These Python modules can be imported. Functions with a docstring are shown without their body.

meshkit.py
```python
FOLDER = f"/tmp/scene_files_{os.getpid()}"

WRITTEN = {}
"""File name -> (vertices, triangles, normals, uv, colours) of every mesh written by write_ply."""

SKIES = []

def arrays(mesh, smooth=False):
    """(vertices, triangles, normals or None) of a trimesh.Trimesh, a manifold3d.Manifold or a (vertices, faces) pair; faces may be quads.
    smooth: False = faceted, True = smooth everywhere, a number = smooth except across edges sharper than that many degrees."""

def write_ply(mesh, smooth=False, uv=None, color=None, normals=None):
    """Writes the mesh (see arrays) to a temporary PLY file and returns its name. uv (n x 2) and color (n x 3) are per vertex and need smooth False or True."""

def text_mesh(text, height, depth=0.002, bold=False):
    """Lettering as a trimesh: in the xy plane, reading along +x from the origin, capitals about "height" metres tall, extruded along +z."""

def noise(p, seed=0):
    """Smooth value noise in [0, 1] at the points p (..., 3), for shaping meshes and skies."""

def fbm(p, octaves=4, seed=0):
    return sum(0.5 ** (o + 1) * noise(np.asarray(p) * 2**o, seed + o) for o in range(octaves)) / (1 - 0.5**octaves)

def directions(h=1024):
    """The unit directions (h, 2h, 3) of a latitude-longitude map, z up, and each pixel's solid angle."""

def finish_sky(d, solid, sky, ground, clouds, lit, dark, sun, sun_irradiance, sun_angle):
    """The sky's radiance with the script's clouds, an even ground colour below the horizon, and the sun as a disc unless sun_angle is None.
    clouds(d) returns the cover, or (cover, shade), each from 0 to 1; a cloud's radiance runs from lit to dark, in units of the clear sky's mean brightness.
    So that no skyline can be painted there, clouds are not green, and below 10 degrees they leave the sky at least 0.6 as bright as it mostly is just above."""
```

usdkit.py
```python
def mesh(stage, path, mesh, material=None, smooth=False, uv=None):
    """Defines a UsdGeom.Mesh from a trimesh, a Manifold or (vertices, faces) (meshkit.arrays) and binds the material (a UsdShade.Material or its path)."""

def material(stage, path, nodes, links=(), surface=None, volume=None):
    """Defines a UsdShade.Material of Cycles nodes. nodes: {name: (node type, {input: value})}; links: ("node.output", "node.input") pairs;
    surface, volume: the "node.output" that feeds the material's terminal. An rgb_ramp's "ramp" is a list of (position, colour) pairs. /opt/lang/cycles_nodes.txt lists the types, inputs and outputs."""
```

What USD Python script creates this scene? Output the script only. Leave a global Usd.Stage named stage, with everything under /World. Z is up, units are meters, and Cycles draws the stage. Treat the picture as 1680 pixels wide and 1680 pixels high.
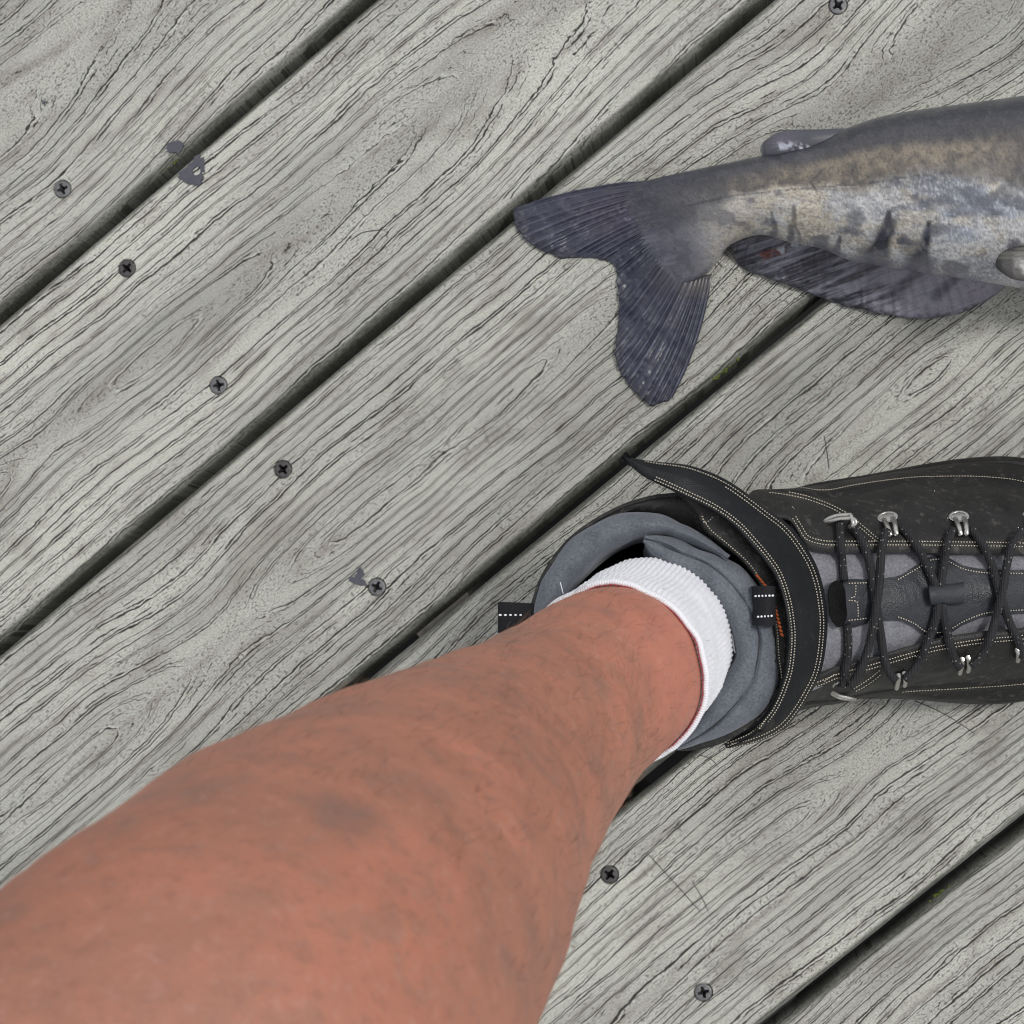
import math
import numpy as np
import trimesh
import manifold3d as m3
from scipy.interpolate import CubicSpline, PchipInterpolator
from scipy.spatial import cKDTree
from shapely.geometry import Polygon
import usdkit, meshkit
from pxr import Usd, UsdGeom, UsdLux, UsdShade, Sdf, Gf, Vt

stage = Usd.Stage.CreateInMemory()
UsdGeom.SetStageUpAxis(stage, UsdGeom.Tokens.z)
UsdGeom.SetStageMetersPerUnit(stage, 1.0)
UsdGeom.Xform.Define(stage, '/World')
UsdGeom.Scope.Define(stage, '/World/Looks')

# ------------------------------------------------------------------ camera, sky, sun, exposure
F = 2500.0                      # focal length in photo pixels (1680 across)
PPX, PPY = 1005.0, 1095.0       # principal point (the photo is a crop)
CAM = np.array([0, 0, 0.85])
EXPOSURE = 0.25
tx, ty = math.radians(-0.2807), math.radians(4.0984)
RX = np.array([[1, 0, 0], [0, math.cos(tx), -math.sin(tx)], [0, math.sin(tx), math.cos(tx)]])
RY = np.array([[math.cos(ty), 0, math.sin(ty)], [0, 1, 0], [-math.sin(ty), 0, math.cos(ty)]])
R = RX @ RY
cam = UsdGeom.Camera.Define(stage, '/World/camera')
cam.CreateFocalLengthAttr(F / 100)
cam.CreateHorizontalApertureAttr(16.8)
cam.CreateVerticalApertureAttr(16.8)
cam.CreateHorizontalApertureOffsetAttr((840 - PPX) / 100)
cam.CreateVerticalApertureOffsetAttr((PPY - 840) / 100)
cam.CreateClippingRangeAttr(Gf.Vec2f(0.01, 2000))
cam.CreateFStopAttr(13.0)
cam.CreateFocusDistanceAttr(0.815)
cam.CreateExposureAttr(EXPOSURE)
M = np.eye(4)
M[:3, :3] = R.T
M[3, :3] = CAM
UsdGeom.Xformable(cam).AddTransformOp().Set(Gf.Matrix4d(M.tolist()))

SUN_EL, SUN_AZ = math.radians(58), math.radians(70)   # azimuth = atan2(x, y)
usdkit.material(stage, '/World/Looks/sky_look', {
    "sky": ("sky_texture", {"sky_type": "single_scattering", "sun_disc": False, "sun_elevation": SUN_EL, "sun_rotation": SUN_AZ}),
    "tc": ("texture_coordinate", {}),
    "n": ("noise_texture", {"scale": 2.2, "detail": 2.0, "roughness": 0.5}),
    "r": ("rgb_ramp", {"ramp": [(0.25, (5.2, 5.5, 6.1)), (0.75, (9.2, 9.2, 9.1))]}),
    "mx": ("mix", {"fac": 0.85}),
    "bg": ("background_shader", {"strength": 0.1}),
}, [("tc.generated", "n.vector"), ("n.fac", "r.fac"), ("sky.color", "mx.color1"), ("r.color", "mx.color2"), ("mx.color", "bg.color")], surface="bg.background")
dome = UsdLux.DomeLight.Define(stage, '/World/sky')
UsdShade.MaterialBindingAPI.Apply(dome.GetPrim()).Bind(UsdShade.Material.Get(stage, '/World/Looks/sky_look'))
dome.GetPrim().SetCustomDataByKey('kind', 'structure')
sun = UsdLux.DistantLight.Define(stage, '/World/sun')
sun.CreateIntensityAttr(0.4)
sun.CreateAngleAttr(14.0)
sun.CreateColorAttr(Gf.Vec3f(1.0, 0.97, 0.93))
sun.GetPrim().CreateAttribute('inputs:normalize', Sdf.ValueTypeNames.Bool).Set(True)
sd = np.array([math.sin(SUN_AZ) * math.cos(SUN_EL), math.cos(SUN_AZ) * math.cos(SUN_EL), math.sin(SUN_EL)])
sx_ = np.cross([0, 0, 1.0], sd); sx_ /= np.linalg.norm(sx_)
sm = np.eye(4); sm[0, :3] = sx_; sm[1, :3] = np.cross(sd, sx_); sm[2, :3] = sd
UsdGeom.Xformable(sun).AddTransformOp().Set(Gf.Matrix4d(sm.tolist()))


# ------------------------------------------------------------------ helpers
def P(px, py, z):
    """World point at height z that stands where the photo pixel lies."""
    px, py, z = np.broadcast_arrays(np.asarray(px, float), np.asarray(py, float), np.asarray(z, float))
    d = np.stack([(px - PPX) / F, -(py - PPY) / F, -np.ones_like(px)], -1) @ R.T
    return CAM + d * ((z - CAM[2]) / d[..., 2])[..., None]


def PX(w):
    c = (np.asarray(w) - CAM) @ R
    return np.stack([PPX + F * c[..., 0] / -c[..., 2], PPY - F * c[..., 1] / -c[..., 2]], -1)


def W(pts):
    a = np.asarray(pts, float)
    return P(a[:, 0], a[:, 1], a[:, 2])


def zW(pts, z):
    a = np.asarray(pts, float)
    return P(a[:, 0], a[:, 1], z)


def spline(pts, n, closed=False, sharp=False):
    p = np.asarray(pts, float)
    if closed:
        p = np.vstack([p, p[:1]])
    s = np.r_[0, np.cumsum(np.maximum(np.linalg.norm(np.diff(p, axis=0), axis=1), 1e-9))]
    t = np.linspace(0, s[-1], n, endpoint=not closed)
    if sharp:
        return np.stack([np.interp(t, s, p[:, k]) for k in range(p.shape[1])], 1)
    if closed:
        return CubicSpline(s, p, bc_type='periodic')(t)
    return PchipInterpolator(s, p)(t)


def grid_faces(m, n, wrap_n=False, wrap_m=False):
    i, j = np.meshgrid(np.arange(m if wrap_m else m - 1), np.arange(n if wrap_n else n - 1), indexing='ij')
    a = i * n + j; b = i * n + (j + 1) % n; c = ((i + 1) % m) * n + (j + 1) % n; d = ((i + 1) % m) * n + j
    return np.stack([a, b, c, d], -1).reshape(-1, 4)


def tri(f):
    return np.vstack([f[:, [0, 1, 2]], f[:, [0, 2, 3]]])


def normals(g, wrap_n=False):
    du = np.gradient(g, axis=0)
    dv = (np.roll(g, -1, 1) - np.roll(g, 1, 1)) if wrap_n else np.gradient(g, axis=1)
    n = np.cross(du, dv)
    return n / np.maximum(np.linalg.norm(n, axis=-1, keepdims=True), 1e-12)


def loft_grid(curves, n, m, closed=False):
    """curves: list of (k,3) world polylines -> (m, n, 3) grid."""
    c = np.stack([spline(q, n, closed) for q in curves])
    if len(c) == 2:
        t = np.linspace(0, 1, m)[:, None, None]
        return c[0] * (1 - t) + c[1] * t
    step = np.r_[0, np.cumsum(np.linalg.norm(np.diff(c, axis=0), axis=2).mean(1) + 1e-6)]
    return PchipInterpolator(step, c, axis=0)(np.linspace(0, step[-1], m))


def sheet(g, thick, up=True, wrap_n=False):
    """A grid made into a closed shell that goes 'thick' below its surface."""
    m, n = g.shape[:2]
    nr = normals(g, wrap_n)
    if up and nr[..., 2].mean() < 0:
        nr = -nr
    a, b = g, g - nr * thick
    v = np.vstack([a.reshape(-1, 3), b.reshape(-1, 3)])
    ft = tri(grid_faces(m, n, wrap_n)); fb = ft[:, ::-1] + m * n
    ring = []
    rows = [[(0, j) for j in range(n)], [(m - 1, j) for j in range(n)][::-1]]
    if not wrap_n:
        rows += [[(i, n - 1) for i in range(m)], [(i, 0) for i in range(m)][::-1]]
    for row in rows:
        ids = [i * n + j for i, j in row]
        if wrap_n:
            ids.append(ids[0])
        for p, q in zip(ids[:-1], ids[1:]):
            ring += [[q, p, p + m * n], [q, p + m * n, q + m * n]]
    t = trimesh.Trimesh(v, np.vstack([ft, fb, ring]), process=False)
    trimesh.repair.fix_normals(t)
    return t


def skin_of(g, wrap_n=True, cap=True):
    """Closed tube from a grid of rings (m rings of n points)."""
    m, n = g.shape[:2]
    v = g.reshape(-1, 3); f = tri(grid_faces(m, n, wrap_n))
    if cap:
        v = np.vstack([v, g[0].mean(0), g[-1].mean(0)])
        k = np.arange(n); k2 = (k + 1) % n
        f = np.vstack([f, np.stack([np.full(n, m * n), k2, k], 1), np.stack([np.full(n, m * n + 1), (m - 1) * n + k, (m - 1) * n + k2], 1)])
    t = trimesh.Trimesh(v, f, process=False)
    if t.volume < 0:
        t.faces = t.faces[:, ::-1]
    return t


def tube_grid(path, r, k=10, up=(0, 0, 1)):
    p = np.asarray(path, float)
    t = np.gradient(p, axis=0); t /= np.linalg.norm(t, axis=1, keepdims=True)
    a = np.cross(t, np.asarray(up, float) + np.array([1e-3, 2e-3, 0])); a /= np.linalg.norm(a, axis=1, keepdims=True)
    b = np.cross(a, t)
    ph = np.linspace(0, 2 * np.pi, k, endpoint=False)
    rr = np.broadcast_to(np.asarray(r, float), (len(p),))[:, None, None]
    return p[:, None] + rr * (np.cos(ph)[None, :, None] * a[:, None] + np.sin(ph)[None, :, None] * b[:, None])


def tube(path, r, k=10):
    return skin_of(tube_grid(path, r, k))


def cat(ms):
    return trimesh.util.concatenate(ms)


USED = {}


def obj(name, mesh, mat, parent='/World', smooth=40, colors=None):
    base = f'{parent}/{name}'
    i = USED.get(base, 0); USED[base] = i + 1
    path = base if i == 0 else f'{base}_{i:03d}'
    g = usdkit.mesh(stage, path, mesh, mat, smooth=smooth)
    if colors is not None:
        UsdGeom.PrimvarsAPI(g).CreatePrimvar('tint', Sdf.ValueTypeNames.Color3fArray, 'vertex').Set(Vt.Vec3fArray.FromNumpy(np.asarray(colors, np.float32)))
    return g.GetPrim()


def xf(name, parent='/World'):
    return UsdGeom.Xform.Define(stage, f'{parent}/{name}').GetPrim()


def tag(p, label=None, cat_=None, group=None, kind=None):
    for k, v in (('label', label), ('category', cat_), ('group', group), ('kind', kind)):
        if v:
            p.SetCustomDataByKey(k, v)
    return p


def lin(r, g, b):
    c = np.array([r, g, b], float) / 255
    return tuple(np.where(c <= 0.04045, c / 12.92, ((c + 0.055) / 1.055) ** 2.4))


class NG:
    """Small node-graph writer."""
    def __init__(s):
        s.n, s.l, s.k = {}, [], 0

    def add(s, kind, out, **inp):
        name = f'n{s.k}'; s.k += 1
        vals = {}
        for k, v in inp.items():
            if isinstance(v, str) and '.' in v and v.split('.')[0] in s.n:
                s.l.append((v, f'{name}.{k}'))
            else:
                vals[k] = v
        s.n[name] = (kind, vals)
        return f'{name}.{out}'

    def m(s, op, a, b=0.0, c=0.0, clamp=False):
        return s.add('math', 'value', math_type=op, value1=a, value2=b, value3=c, use_clamp=clamp)

    def vec(s, x, y, z):
        return s.add('combine_xyz', 'vector', x=x, y=y, z=z)

    def noise(s, v, scale, detail=2.0, rough=0.5):
        return s.add('noise_texture', 'fac', vector=v, scale=scale, detail=detail, roughness=rough)

    def ramp(s, fac, *stops):
        return s.add('rgb_ramp', 'color', fac=fac, ramp=list(stops))

    def step(s, v, a, b, lo=0.0, hi=1.0):
        return s.add('map_range', 'result', range_type='smoothstep', value=v, from_min=a, from_max=b, to_min=lo, to_max=hi, clamp=True)

    def mix(s, fac, a, b, kind='mix'):
        return s.add('mix', 'color', mix_type=kind, fac=fac, color1=a, color2=b)

    def done(s, name, surf):
        return usdkit.material(stage, f'/World/Looks/{name}', s.n, s.l, surface=surf)


G3 = lambda x: (x, x, x)

# ------------------------------------------------------------------ deck
ANG = math.radians(39.29125)
UA = np.array([math.cos(ANG), math.sin(ANG)])        # along the planks
VA = np.array([math.sin(ANG), -math.cos(ANG)])       # across, towards the lower right of the photo
PITCH, OFF = 0.14722936, -0.41276125
GAP = 0.0054


def plank_look(k, seed, vc, d0, kk, spacing, bamp, u0):
    shade = 1.0 + 0.045 * math.sin(k * 2.3 + 1.0)
    tk = lambda a_, b_, c_: (a_ * shade, b_ * shade, c_ * shade)
    g = NG()
    pos = g.add('geometry', 'position')
    u = g.m('multiply', g.add('vector_math', 'value', math_type='dot_product', vector1=pos, vector2=(UA[0], UA[1], 0)), 1000.0)
    v = g.add('vector_math', 'value', math_type='dot_product', vector1=pos, vector2=(VA[0], VA[1], 0))
    v = g.m('multiply', g.m('subtract', v, OFF + k * PITCH), 1000.0)           # mm from the plank's edge
    def nz(fu, fv, detail=2.0, rough=0.5, sd=0.0):
        vec = g.vec(g.m('multiply_add', u, fu, seed * 1.7 + sd * 13.7), g.m('multiply_add', v, fv, seed * 0.9 + sd * 5.1), 0.0)
        return g.add('noise_texture', 'fac', dimensions='2D', vector=vec, scale=1.0, detail=detail, roughness=rough)
    def cen(x, amp):
        return g.m('multiply_add', x, amp, -0.5 * amp)
    w1 = cen(nz(0.0036, 0.010, 1.0, 0.5, 1.3), 16.0)
    w2 = cen(nz(0.020, 0.040, 1.0, 0.5, 4.1), 3.0)
    vv = g.m('subtract', g.m('add', g.m('add', v, w1), w2), vc)
    d = g.m('add', g.m('multiply', g.m('subtract', u, u0), kk), g.m('add', cen(nz(0.0055, 0.003, 1.0, 0.5, 7.7), bamp), d0))
    r = g.m('sqrt', g.m('add', g.m('multiply', vv, vv), g.m('multiply', d, d)))
    jit = cen(nz(0.13, 0.30, 2.0, 0.65, 9.2), 1.7)
    gr = g.m('add', g.m('divide', g.m('add', r, jit), spacing), cen(nz(0.0016, 0.032, 1.0, 0.5, 11.0), 2.0))
    fr = g.m('fraction', gr)
    ring_id = g.add('white_noise_texture', 'value', dimensions='1D', w=g.m('floor', gr))
    ring_w = g.m('multiply_add', ring_id, 0.45, 0.55)
    steep = g.m('minimum', g.m('divide', r, g.m('add', g.m('absolute', vv), g.m('multiply_add', r, 0.05, 0.2))), 14.0)
    scl = g.m('multiply', steep, spacing)              # keeps the lines thin where the rings turn
    ring_w = g.m('multiply', ring_w, g.step(steep, 1.5, 4.0, 1.0, 0.45))
    dash = nz(0.022, 0.17, 2.0, 0.7, 21.0)
    def line(c, lo, hi, floor_, hw):
        t = g.m('multiply', g.m('absolute', g.m('subtract', fr, c)), scl)
        wd = g.m('multiply', g.m('multiply', g.step(dash, lo, hi, floor_, 1.0), hw), ring_w)
        return g.m('subtract', 1.0, g.m('divide', t, g.m('add', wd, 0.01)), clamp=True)
    l1 = line(0.40, 0.36, 0.54, 0.55, 0.48)
    l2 = line(0.58, 0.60, 0.45, 0.0, 0.40)
    l3 = line(0.84, 0.48, 0.58, 0.0, 0.34)
    groove = g.step(g.m('maximum', g.m('maximum', l1, l2), l3), 0.02, 0.45)
    # porous dotted clusters near the grain
    near = g.step(g.m('absolute', g.m('subtract', fr, 0.48)), 0.05, 0.32, 1.0, 0.0)
    speck = nz(0.45, 0.95, 1.0, 0.6, 33.0)
    blot_ = nz(0.014, 0.045, 2.0, 0.6, 37.0)
    near = g.m('maximum', near, g.step(steep, 2.0, 5.0, 0.0, 0.9))
    dots = g.m('multiply', g.step(speck, 0.56, 0.64), g.m('multiply', near, g.step(blot_, 0.48, 0.58, 0.10, 1.0)))
    pit = g.m('multiply', g.step(speck, 0.40, 0.33), g.step(blot_, 0.58, 0.42, 0.25, 0.95))
    dark = g.m('maximum', groove, g.m('maximum', g.m('multiply', dots, 0.72), g.m('multiply', pit, 0.7)))
    # colour
    tone = nz(0.004, 0.020, 2.0, 0.55, 51.0)
    base = g.ramp(tone, (0.32, tk(0.290, 0.290, 0.258)), (0.5, tk(0.372, 0.372, 0.330)), (0.68, tk(0.440, 0.438, 0.385)))
    dirt = g.step(nz(0.018, 0.10, 2.0, 0.6, 55.0), 0.48, 0.72, 0.0, 0.8)
    dirt = g.m('multiply', dirt, g.step(g.m('absolute', g.m('subtract', fr, 0.5)), 0.15, 0.45, 0.85, 0.3))
    base = g.mix(dirt, base, (0.215, 0.192, 0.172))
    base = g.mix(g.step(nz(0.016, 0.028, 3.0, 0.65, 61.0), 0.55, 0.74, 0.0, 0.45), base, (0.20, 0.182, 0.155))
    base = g.mix(1.0, base, g.ramp(nz(0.9, 1.4, 1.0, 0.7, 71.0), (0.30, G3(0.68)), (0.5, G3(1.0)), (0.70, G3(1.22))), 'multiply')
    rim = g.m('multiply', g.step(g.m('absolute', g.m('subtract', g.m('multiply', g.m('subtract', fr, 0.40), scl), 0.72)), 0.0, 0.40, 0.5, 0.0), g.step(dash, 0.4, 0.55))
    base = g.mix(rim, base, (0.56, 0.555, 0.52))  # pale rim beside the grooves: a relief highlight painted into the colour
    base = g.mix(g.m('multiply', dark, 0.95), base, (0.020, 0.018, 0.015))
    # mossy speckle on the rounded edges, darkened in colour to deepen the gaps' shade
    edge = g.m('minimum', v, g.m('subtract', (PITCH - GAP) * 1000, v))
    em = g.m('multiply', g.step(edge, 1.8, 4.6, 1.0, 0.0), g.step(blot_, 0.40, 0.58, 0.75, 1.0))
    mossy_shade_col = g.ramp(g.noise(pos, 520.0, 3.0, 0.7), (0.36, (0.045, 0.046, 0.037)), (0.66, (0.105, 0.108, 0.090)))
    base = g.mix(g.m('multiply', em, 0.96), base, mossy_shade_col)
    bmp = g.add('bump', 'normal', height=speck, strength=0.4, distance=0.0010)
    p = g.add('principled_bsdf', 'BSDF', base_color=base, roughness=0.78, specular_ior_level=0.3, normal=bmp)
    return g.done(f'weathered_board_{k + 7}', p)


deck = tag(xf('deck'), kind='structure')
planks = {}
hw = (PITCH - GAP) / 2
RAD = 0.0048
u_lo, u_hi, du = -0.62, 0.72, 0.002
screw_px = {-1: [(102, 310)], 0: [(208, 440), (358, 632)], 1: [(464, 770), (618, 963), (1375, 8)], 3: [(1000, 1435), (1154, 1628)]}
rng = np.random.default_rng(5)
settings = {  # k: (vc, d0, kk, spacing, bamp, u0)
    -1: (52, 4, 0.06, 6.5, 44, -420.0), 0: (72, 3, 0.055, 6.5, 50, -330), 1: (75, 4, 0.050, 6.5, 54, -190), 2: (70, 5, -0.055, 6.4, 50, 140),
    3: (66, 4, 0.055, 6.4, 54, -40), 4: (70, 3, 0.05, 6.4, 50, 60), 5: (64, 4, 0.05, 6.3, 40, 0)}
profile = []
for a in np.linspace(math.pi, math.pi / 2, 6):
    profile.append((-hw + RAD + RAD * math.cos(a), -RAD + RAD * math.sin(a)))
for x in np.linspace(-hw + RAD, hw - RAD, 18)[1:-1]:
    profile.append((x, 0))
for a in np.linspace(math.pi / 2, 0, 6):
    profile.append((hw - RAD + RAD * math.cos(a), -RAD + RAD * math.sin(a)))
profile += [(hw, -0.014), (hw, -0.0245), (hw - 0.001, -0.0255), (-hw + 0.001, -0.0255), (-hw, -0.0245), (-hw, -0.014)]
profile = np.array(profile)
for k in range(-5, 9):
    near = -1 <= k <= 5
    us = np.arange(u_lo, u_hi, du) if near else np.linspace(u_lo, u_hi, 12)
    vmid = OFF + k * PITCH + hw
    g = np.zeros((len(us), len(profile), 3))
    vv = np.repeat(profile[None, :, 0], len(us), 0); zz = np.repeat(profile[None, :, 1], len(us), 0)
    if near:   # worn, slightly uneven edges and a very gently waved top
        uu = np.repeat(us[:, None], len(profile), 1)
        q = np.stack([uu * 60, vv * 40, np.full_like(uu, k * 3.7)], -1)
        wear = meshkit.fbm(np.stack([us * 70, np.full_like(us, k * 3.7), us * 0], -1), 2, 3) - 0.5
        wear2 = meshkit.fbm(np.stack([us * 70, np.full_like(us, k * 3.7), us * 0 + 9], -1), 2, 5) - 0.5
        vv = vv + np.where(vv < 0, wear[:, None], wear2[:, None]) * 0.0003 * np.clip((np.abs(vv) - hw + 0.006) / 0.005, 0, 1)
        zz = zz + (meshkit.fbm(q * [0.15, 0.6, 1], 2, 9) - 0.5) * 0.0008 * (zz > -0.012)
    xy = us[:, None, None] * UA + (vmid + vv)[..., None] * VA
    g[..., :2] = xy; g[..., 2] = zz
    mesh = skin_of(g)
    mf = m3.Manifold(m3.Mesh(np.ascontiguousarray(mesh.vertices, np.float32), np.ascontiguousarray(mesh.faces, np.uint32)))
    for (sxp, syp) in screw_px.get(k, []):
        c = P(sxp, syp, 0.0)
        hole = m3.Manifold.cylinder(0.004, 0.0051, 0.0060, 28).translate([c[0], c[1], -0.0022]) + m3.Manifold.cylinder(0.012, 0.0034, 0.0034, 20).translate([c[0], c[1], -0.0130])
        mf = mf - hole
    vc, d0, kk, sp, ba, u0 = settings.get(k, (60 + 5 * (k % 3), 4, 0.05, 7.2, 50, 90 * (k % 4) - 100))
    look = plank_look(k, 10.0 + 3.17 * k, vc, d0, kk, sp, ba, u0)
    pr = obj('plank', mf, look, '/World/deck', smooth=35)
    planks[k] = str(pr.GetPath())


def simple(name, col, rough=0.5, metallic=0.0, spec=0.5, var=0.0, scale=200.0, bump=0.0, bscale=900.0, bdist=0.0004, **kw):
    g = NG()
    pos = g.add('geometry', 'position')
    c = col
    if var:
        c = g.mix(1.0, col, g.ramp(g.noise(pos, scale, 4.0, 0.6), (0.25, G3(1 - var)), (0.75, G3(1 + var))), 'multiply')
    inp = dict(base_color=c, roughness=rough, metallic=metallic, specular_ior_level=spec, **kw)
    if bump:
        inp['normal'] = g.add('bump', 'normal', height=g.noise(pos, bscale, 3.0, 0.6), strength=bump, distance=bdist)
    return g.done(name, g.add('principled_bsdf', 'BSDF', **inp))


def attr_look(name, rough=0.5, spec=0.5, var=0.15, scale=900.0, bump=0.3, bscale=900.0, bdist=0.0003, stretch=(1, 1, 1), **kw):
    """Colour from the mesh's own 'tint', with fine grain on top."""
    g = NG()
    pos = g.add('vector_math', 'vector', math_type='multiply', vector1=g.add('geometry', 'position'), vector2=stretch)
    col = g.add('attribute', 'color', attribute='tint')
    n = g.noise(pos, scale, 4.0, 0.65)
    col = g.mix(1.0, col, g.ramp(n, (0.25, G3(1 - var)), (0.75, G3(1 + var))), 'multiply')
    nb = g.add('bump', 'normal', height=g.noise(pos, bscale, 3.0, 0.6), strength=bump, distance=bdist)
    rg = g.step(g.noise(pos, 160.0, 3.0, 0.6), 0.35, 0.65, rough - 0.12, rough + 0.12)
    return g.done(name, g.add('principled_bsdf', 'BSDF', base_color=col, roughness=rg, specular_ior_level=spec, normal=nb, **kw))


# screws with cross recesses, sunk into the planks
def screw_head(rot):
    prof = [(0, -0.0105), (0.003, -0.0105), (0.0046, -0.0007), (0.0048, -0.0002), (0.0046, 0.0), (0.0040, 0.00018), (0.0, 0.0003)]
    head = m3.CrossSection([np.array(prof)]).revolve(40)
    cut = m3.Manifold()
    for a in (0, 90):
        arm = m3.Manifold.hull_points(np.array([[sx * 0.0036, sy * 0.00085, 0.002] for sx in (-1, 1) for sy in (-1, 1)] + [[sx * 0.0016, sy * 0.0007, -0.0085] for sx in (-1, 1) for sy in (-1, 1)]))
        cut = cut + arm.rotate([0, 0, a])
    cut = cut + m3.Manifold.cylinder(0.010, 0.0012, 0.0019, 12).translate([0, 0, -0.0088])
    return (head - cut).rotate([0, 0, rot])


steel = simple('weathered_steel', (0.13, 0.13, 0.133), 0.5, 0.4, 0.5, 0.45, 900.0, 0.5, 1500.0, 0.0002)
steel_dark = simple('dark_weathered_steel', (0.065, 0.06, 0.06), 0.55, 0.4, 0.5, 0.45, 900.0, 0.6, 1500.0, 0.0002)
rots = iter([20, 50, 10, 40, 65, 35, 55, 15, 5])
for k, lst in screw_px.items():
    for q, (sxp, syp) in enumerate(lst):
        c = P(sxp, syp, -0.0006)
        h = screw_head(next(rots)).translate([c[0], c[1], -0.0007])
        obj('screw', h, steel_dark if (sxp, syp) in ((208, 440), (464, 770), (1000, 1435)) else steel, planks[k], smooth=30)

# joists under the planks, seen through the gaps
joist_look = simple('joist_timber', (0.20, 0.19, 0.185), 0.85, 0, 0.2, 0.35, 120.0, 0.5, 400.0, 0.0008)
c0 = P(692, 1040, 0.0)[:2] @ UA + 0.013
for i in range(-2, 4):
    uc = c0 + i * 0.4064
    b = trimesh.creation.box((0.038, 1.9, 0.14))
    b.apply_transform(trimesh.transformations.rotation_matrix(ANG, [0, 0, 1]))
    mid = UA * uc + VA * (OFF + 2 * PITCH)
    b.apply_translation([mid[0], mid[1], -0.0257 - 0.07])
    obj('joist', b, joist_look, '/World/deck', smooth=False)
gm = trimesh.creation.box((600, 600, 0.5)); gm.apply_translation([0, 0, -1.35])
tag(obj('ground', gm, simple('dark_wet_ground', (0.012, 0.012, 0.011), 0.8, 0, 0.1, 0.3, 3.0), smooth=False), kind='structure')

# dark paint residue on the planks
paint_look = simple('grey_paint_residue', lin(70, 70, 78), 0.6, 0, 0.4, 0.18, 500.0, 0.4, 900.0, 0.0004)


def blot(pts, z=0.0006, hole=None, t=0.0005):
    w = W([(x, y, z) for x, y in pts])
    c = spline(w[:, :2], 160, True)
    c = c + (np.stack([meshkit.fbm(np.c_[c * 900, np.full(160, s)], 4) for s in (1.0, 7.0)], 1) - 0.5) * 0.0042
    po = Polygon(c).buffer(0)
    if hole is not None:
        po = po.difference(Polygon(spline(W([(x, y, z) for x, y in hole])[:, :2], 30, True)).buffer(0))
    if po.geom_type != 'Polygon':
        po = max(po.geoms, key=lambda q: q.area)
    m = trimesh.creation.extrude_polygon(po, t, engine='earcut'); m.apply_translation([0, 0, z - t * 0.6])
    return m


obj('paint_stain', blot([(331, 257), (334, 280), (328, 300), (318, 304), (300, 298), (293, 290), (300, 280), (310, 272), (318, 260)], hole=[(318, 276), (327, 274), (328, 284), (319, 287)]), paint_look, planks[0], smooth=False)
obj('paint_stain', blot([(276, 236), (290, 232), (300, 236), (298, 245), (284, 250), (275, 246)]), paint_look, planks[-1], smooth=False)
obj('paint_stain', blot([(588, 930), (596, 940), (597, 952), (602, 958), (594, 961), (580, 957), (574, 951), (581, 944)]), paint_look, planks[1], smooth=False)
obj('paint_stain', blot([(69, 165), (74, 167), (76, 171), (70, 170)]), paint_look, planks[-1], smooth=False)

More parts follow.
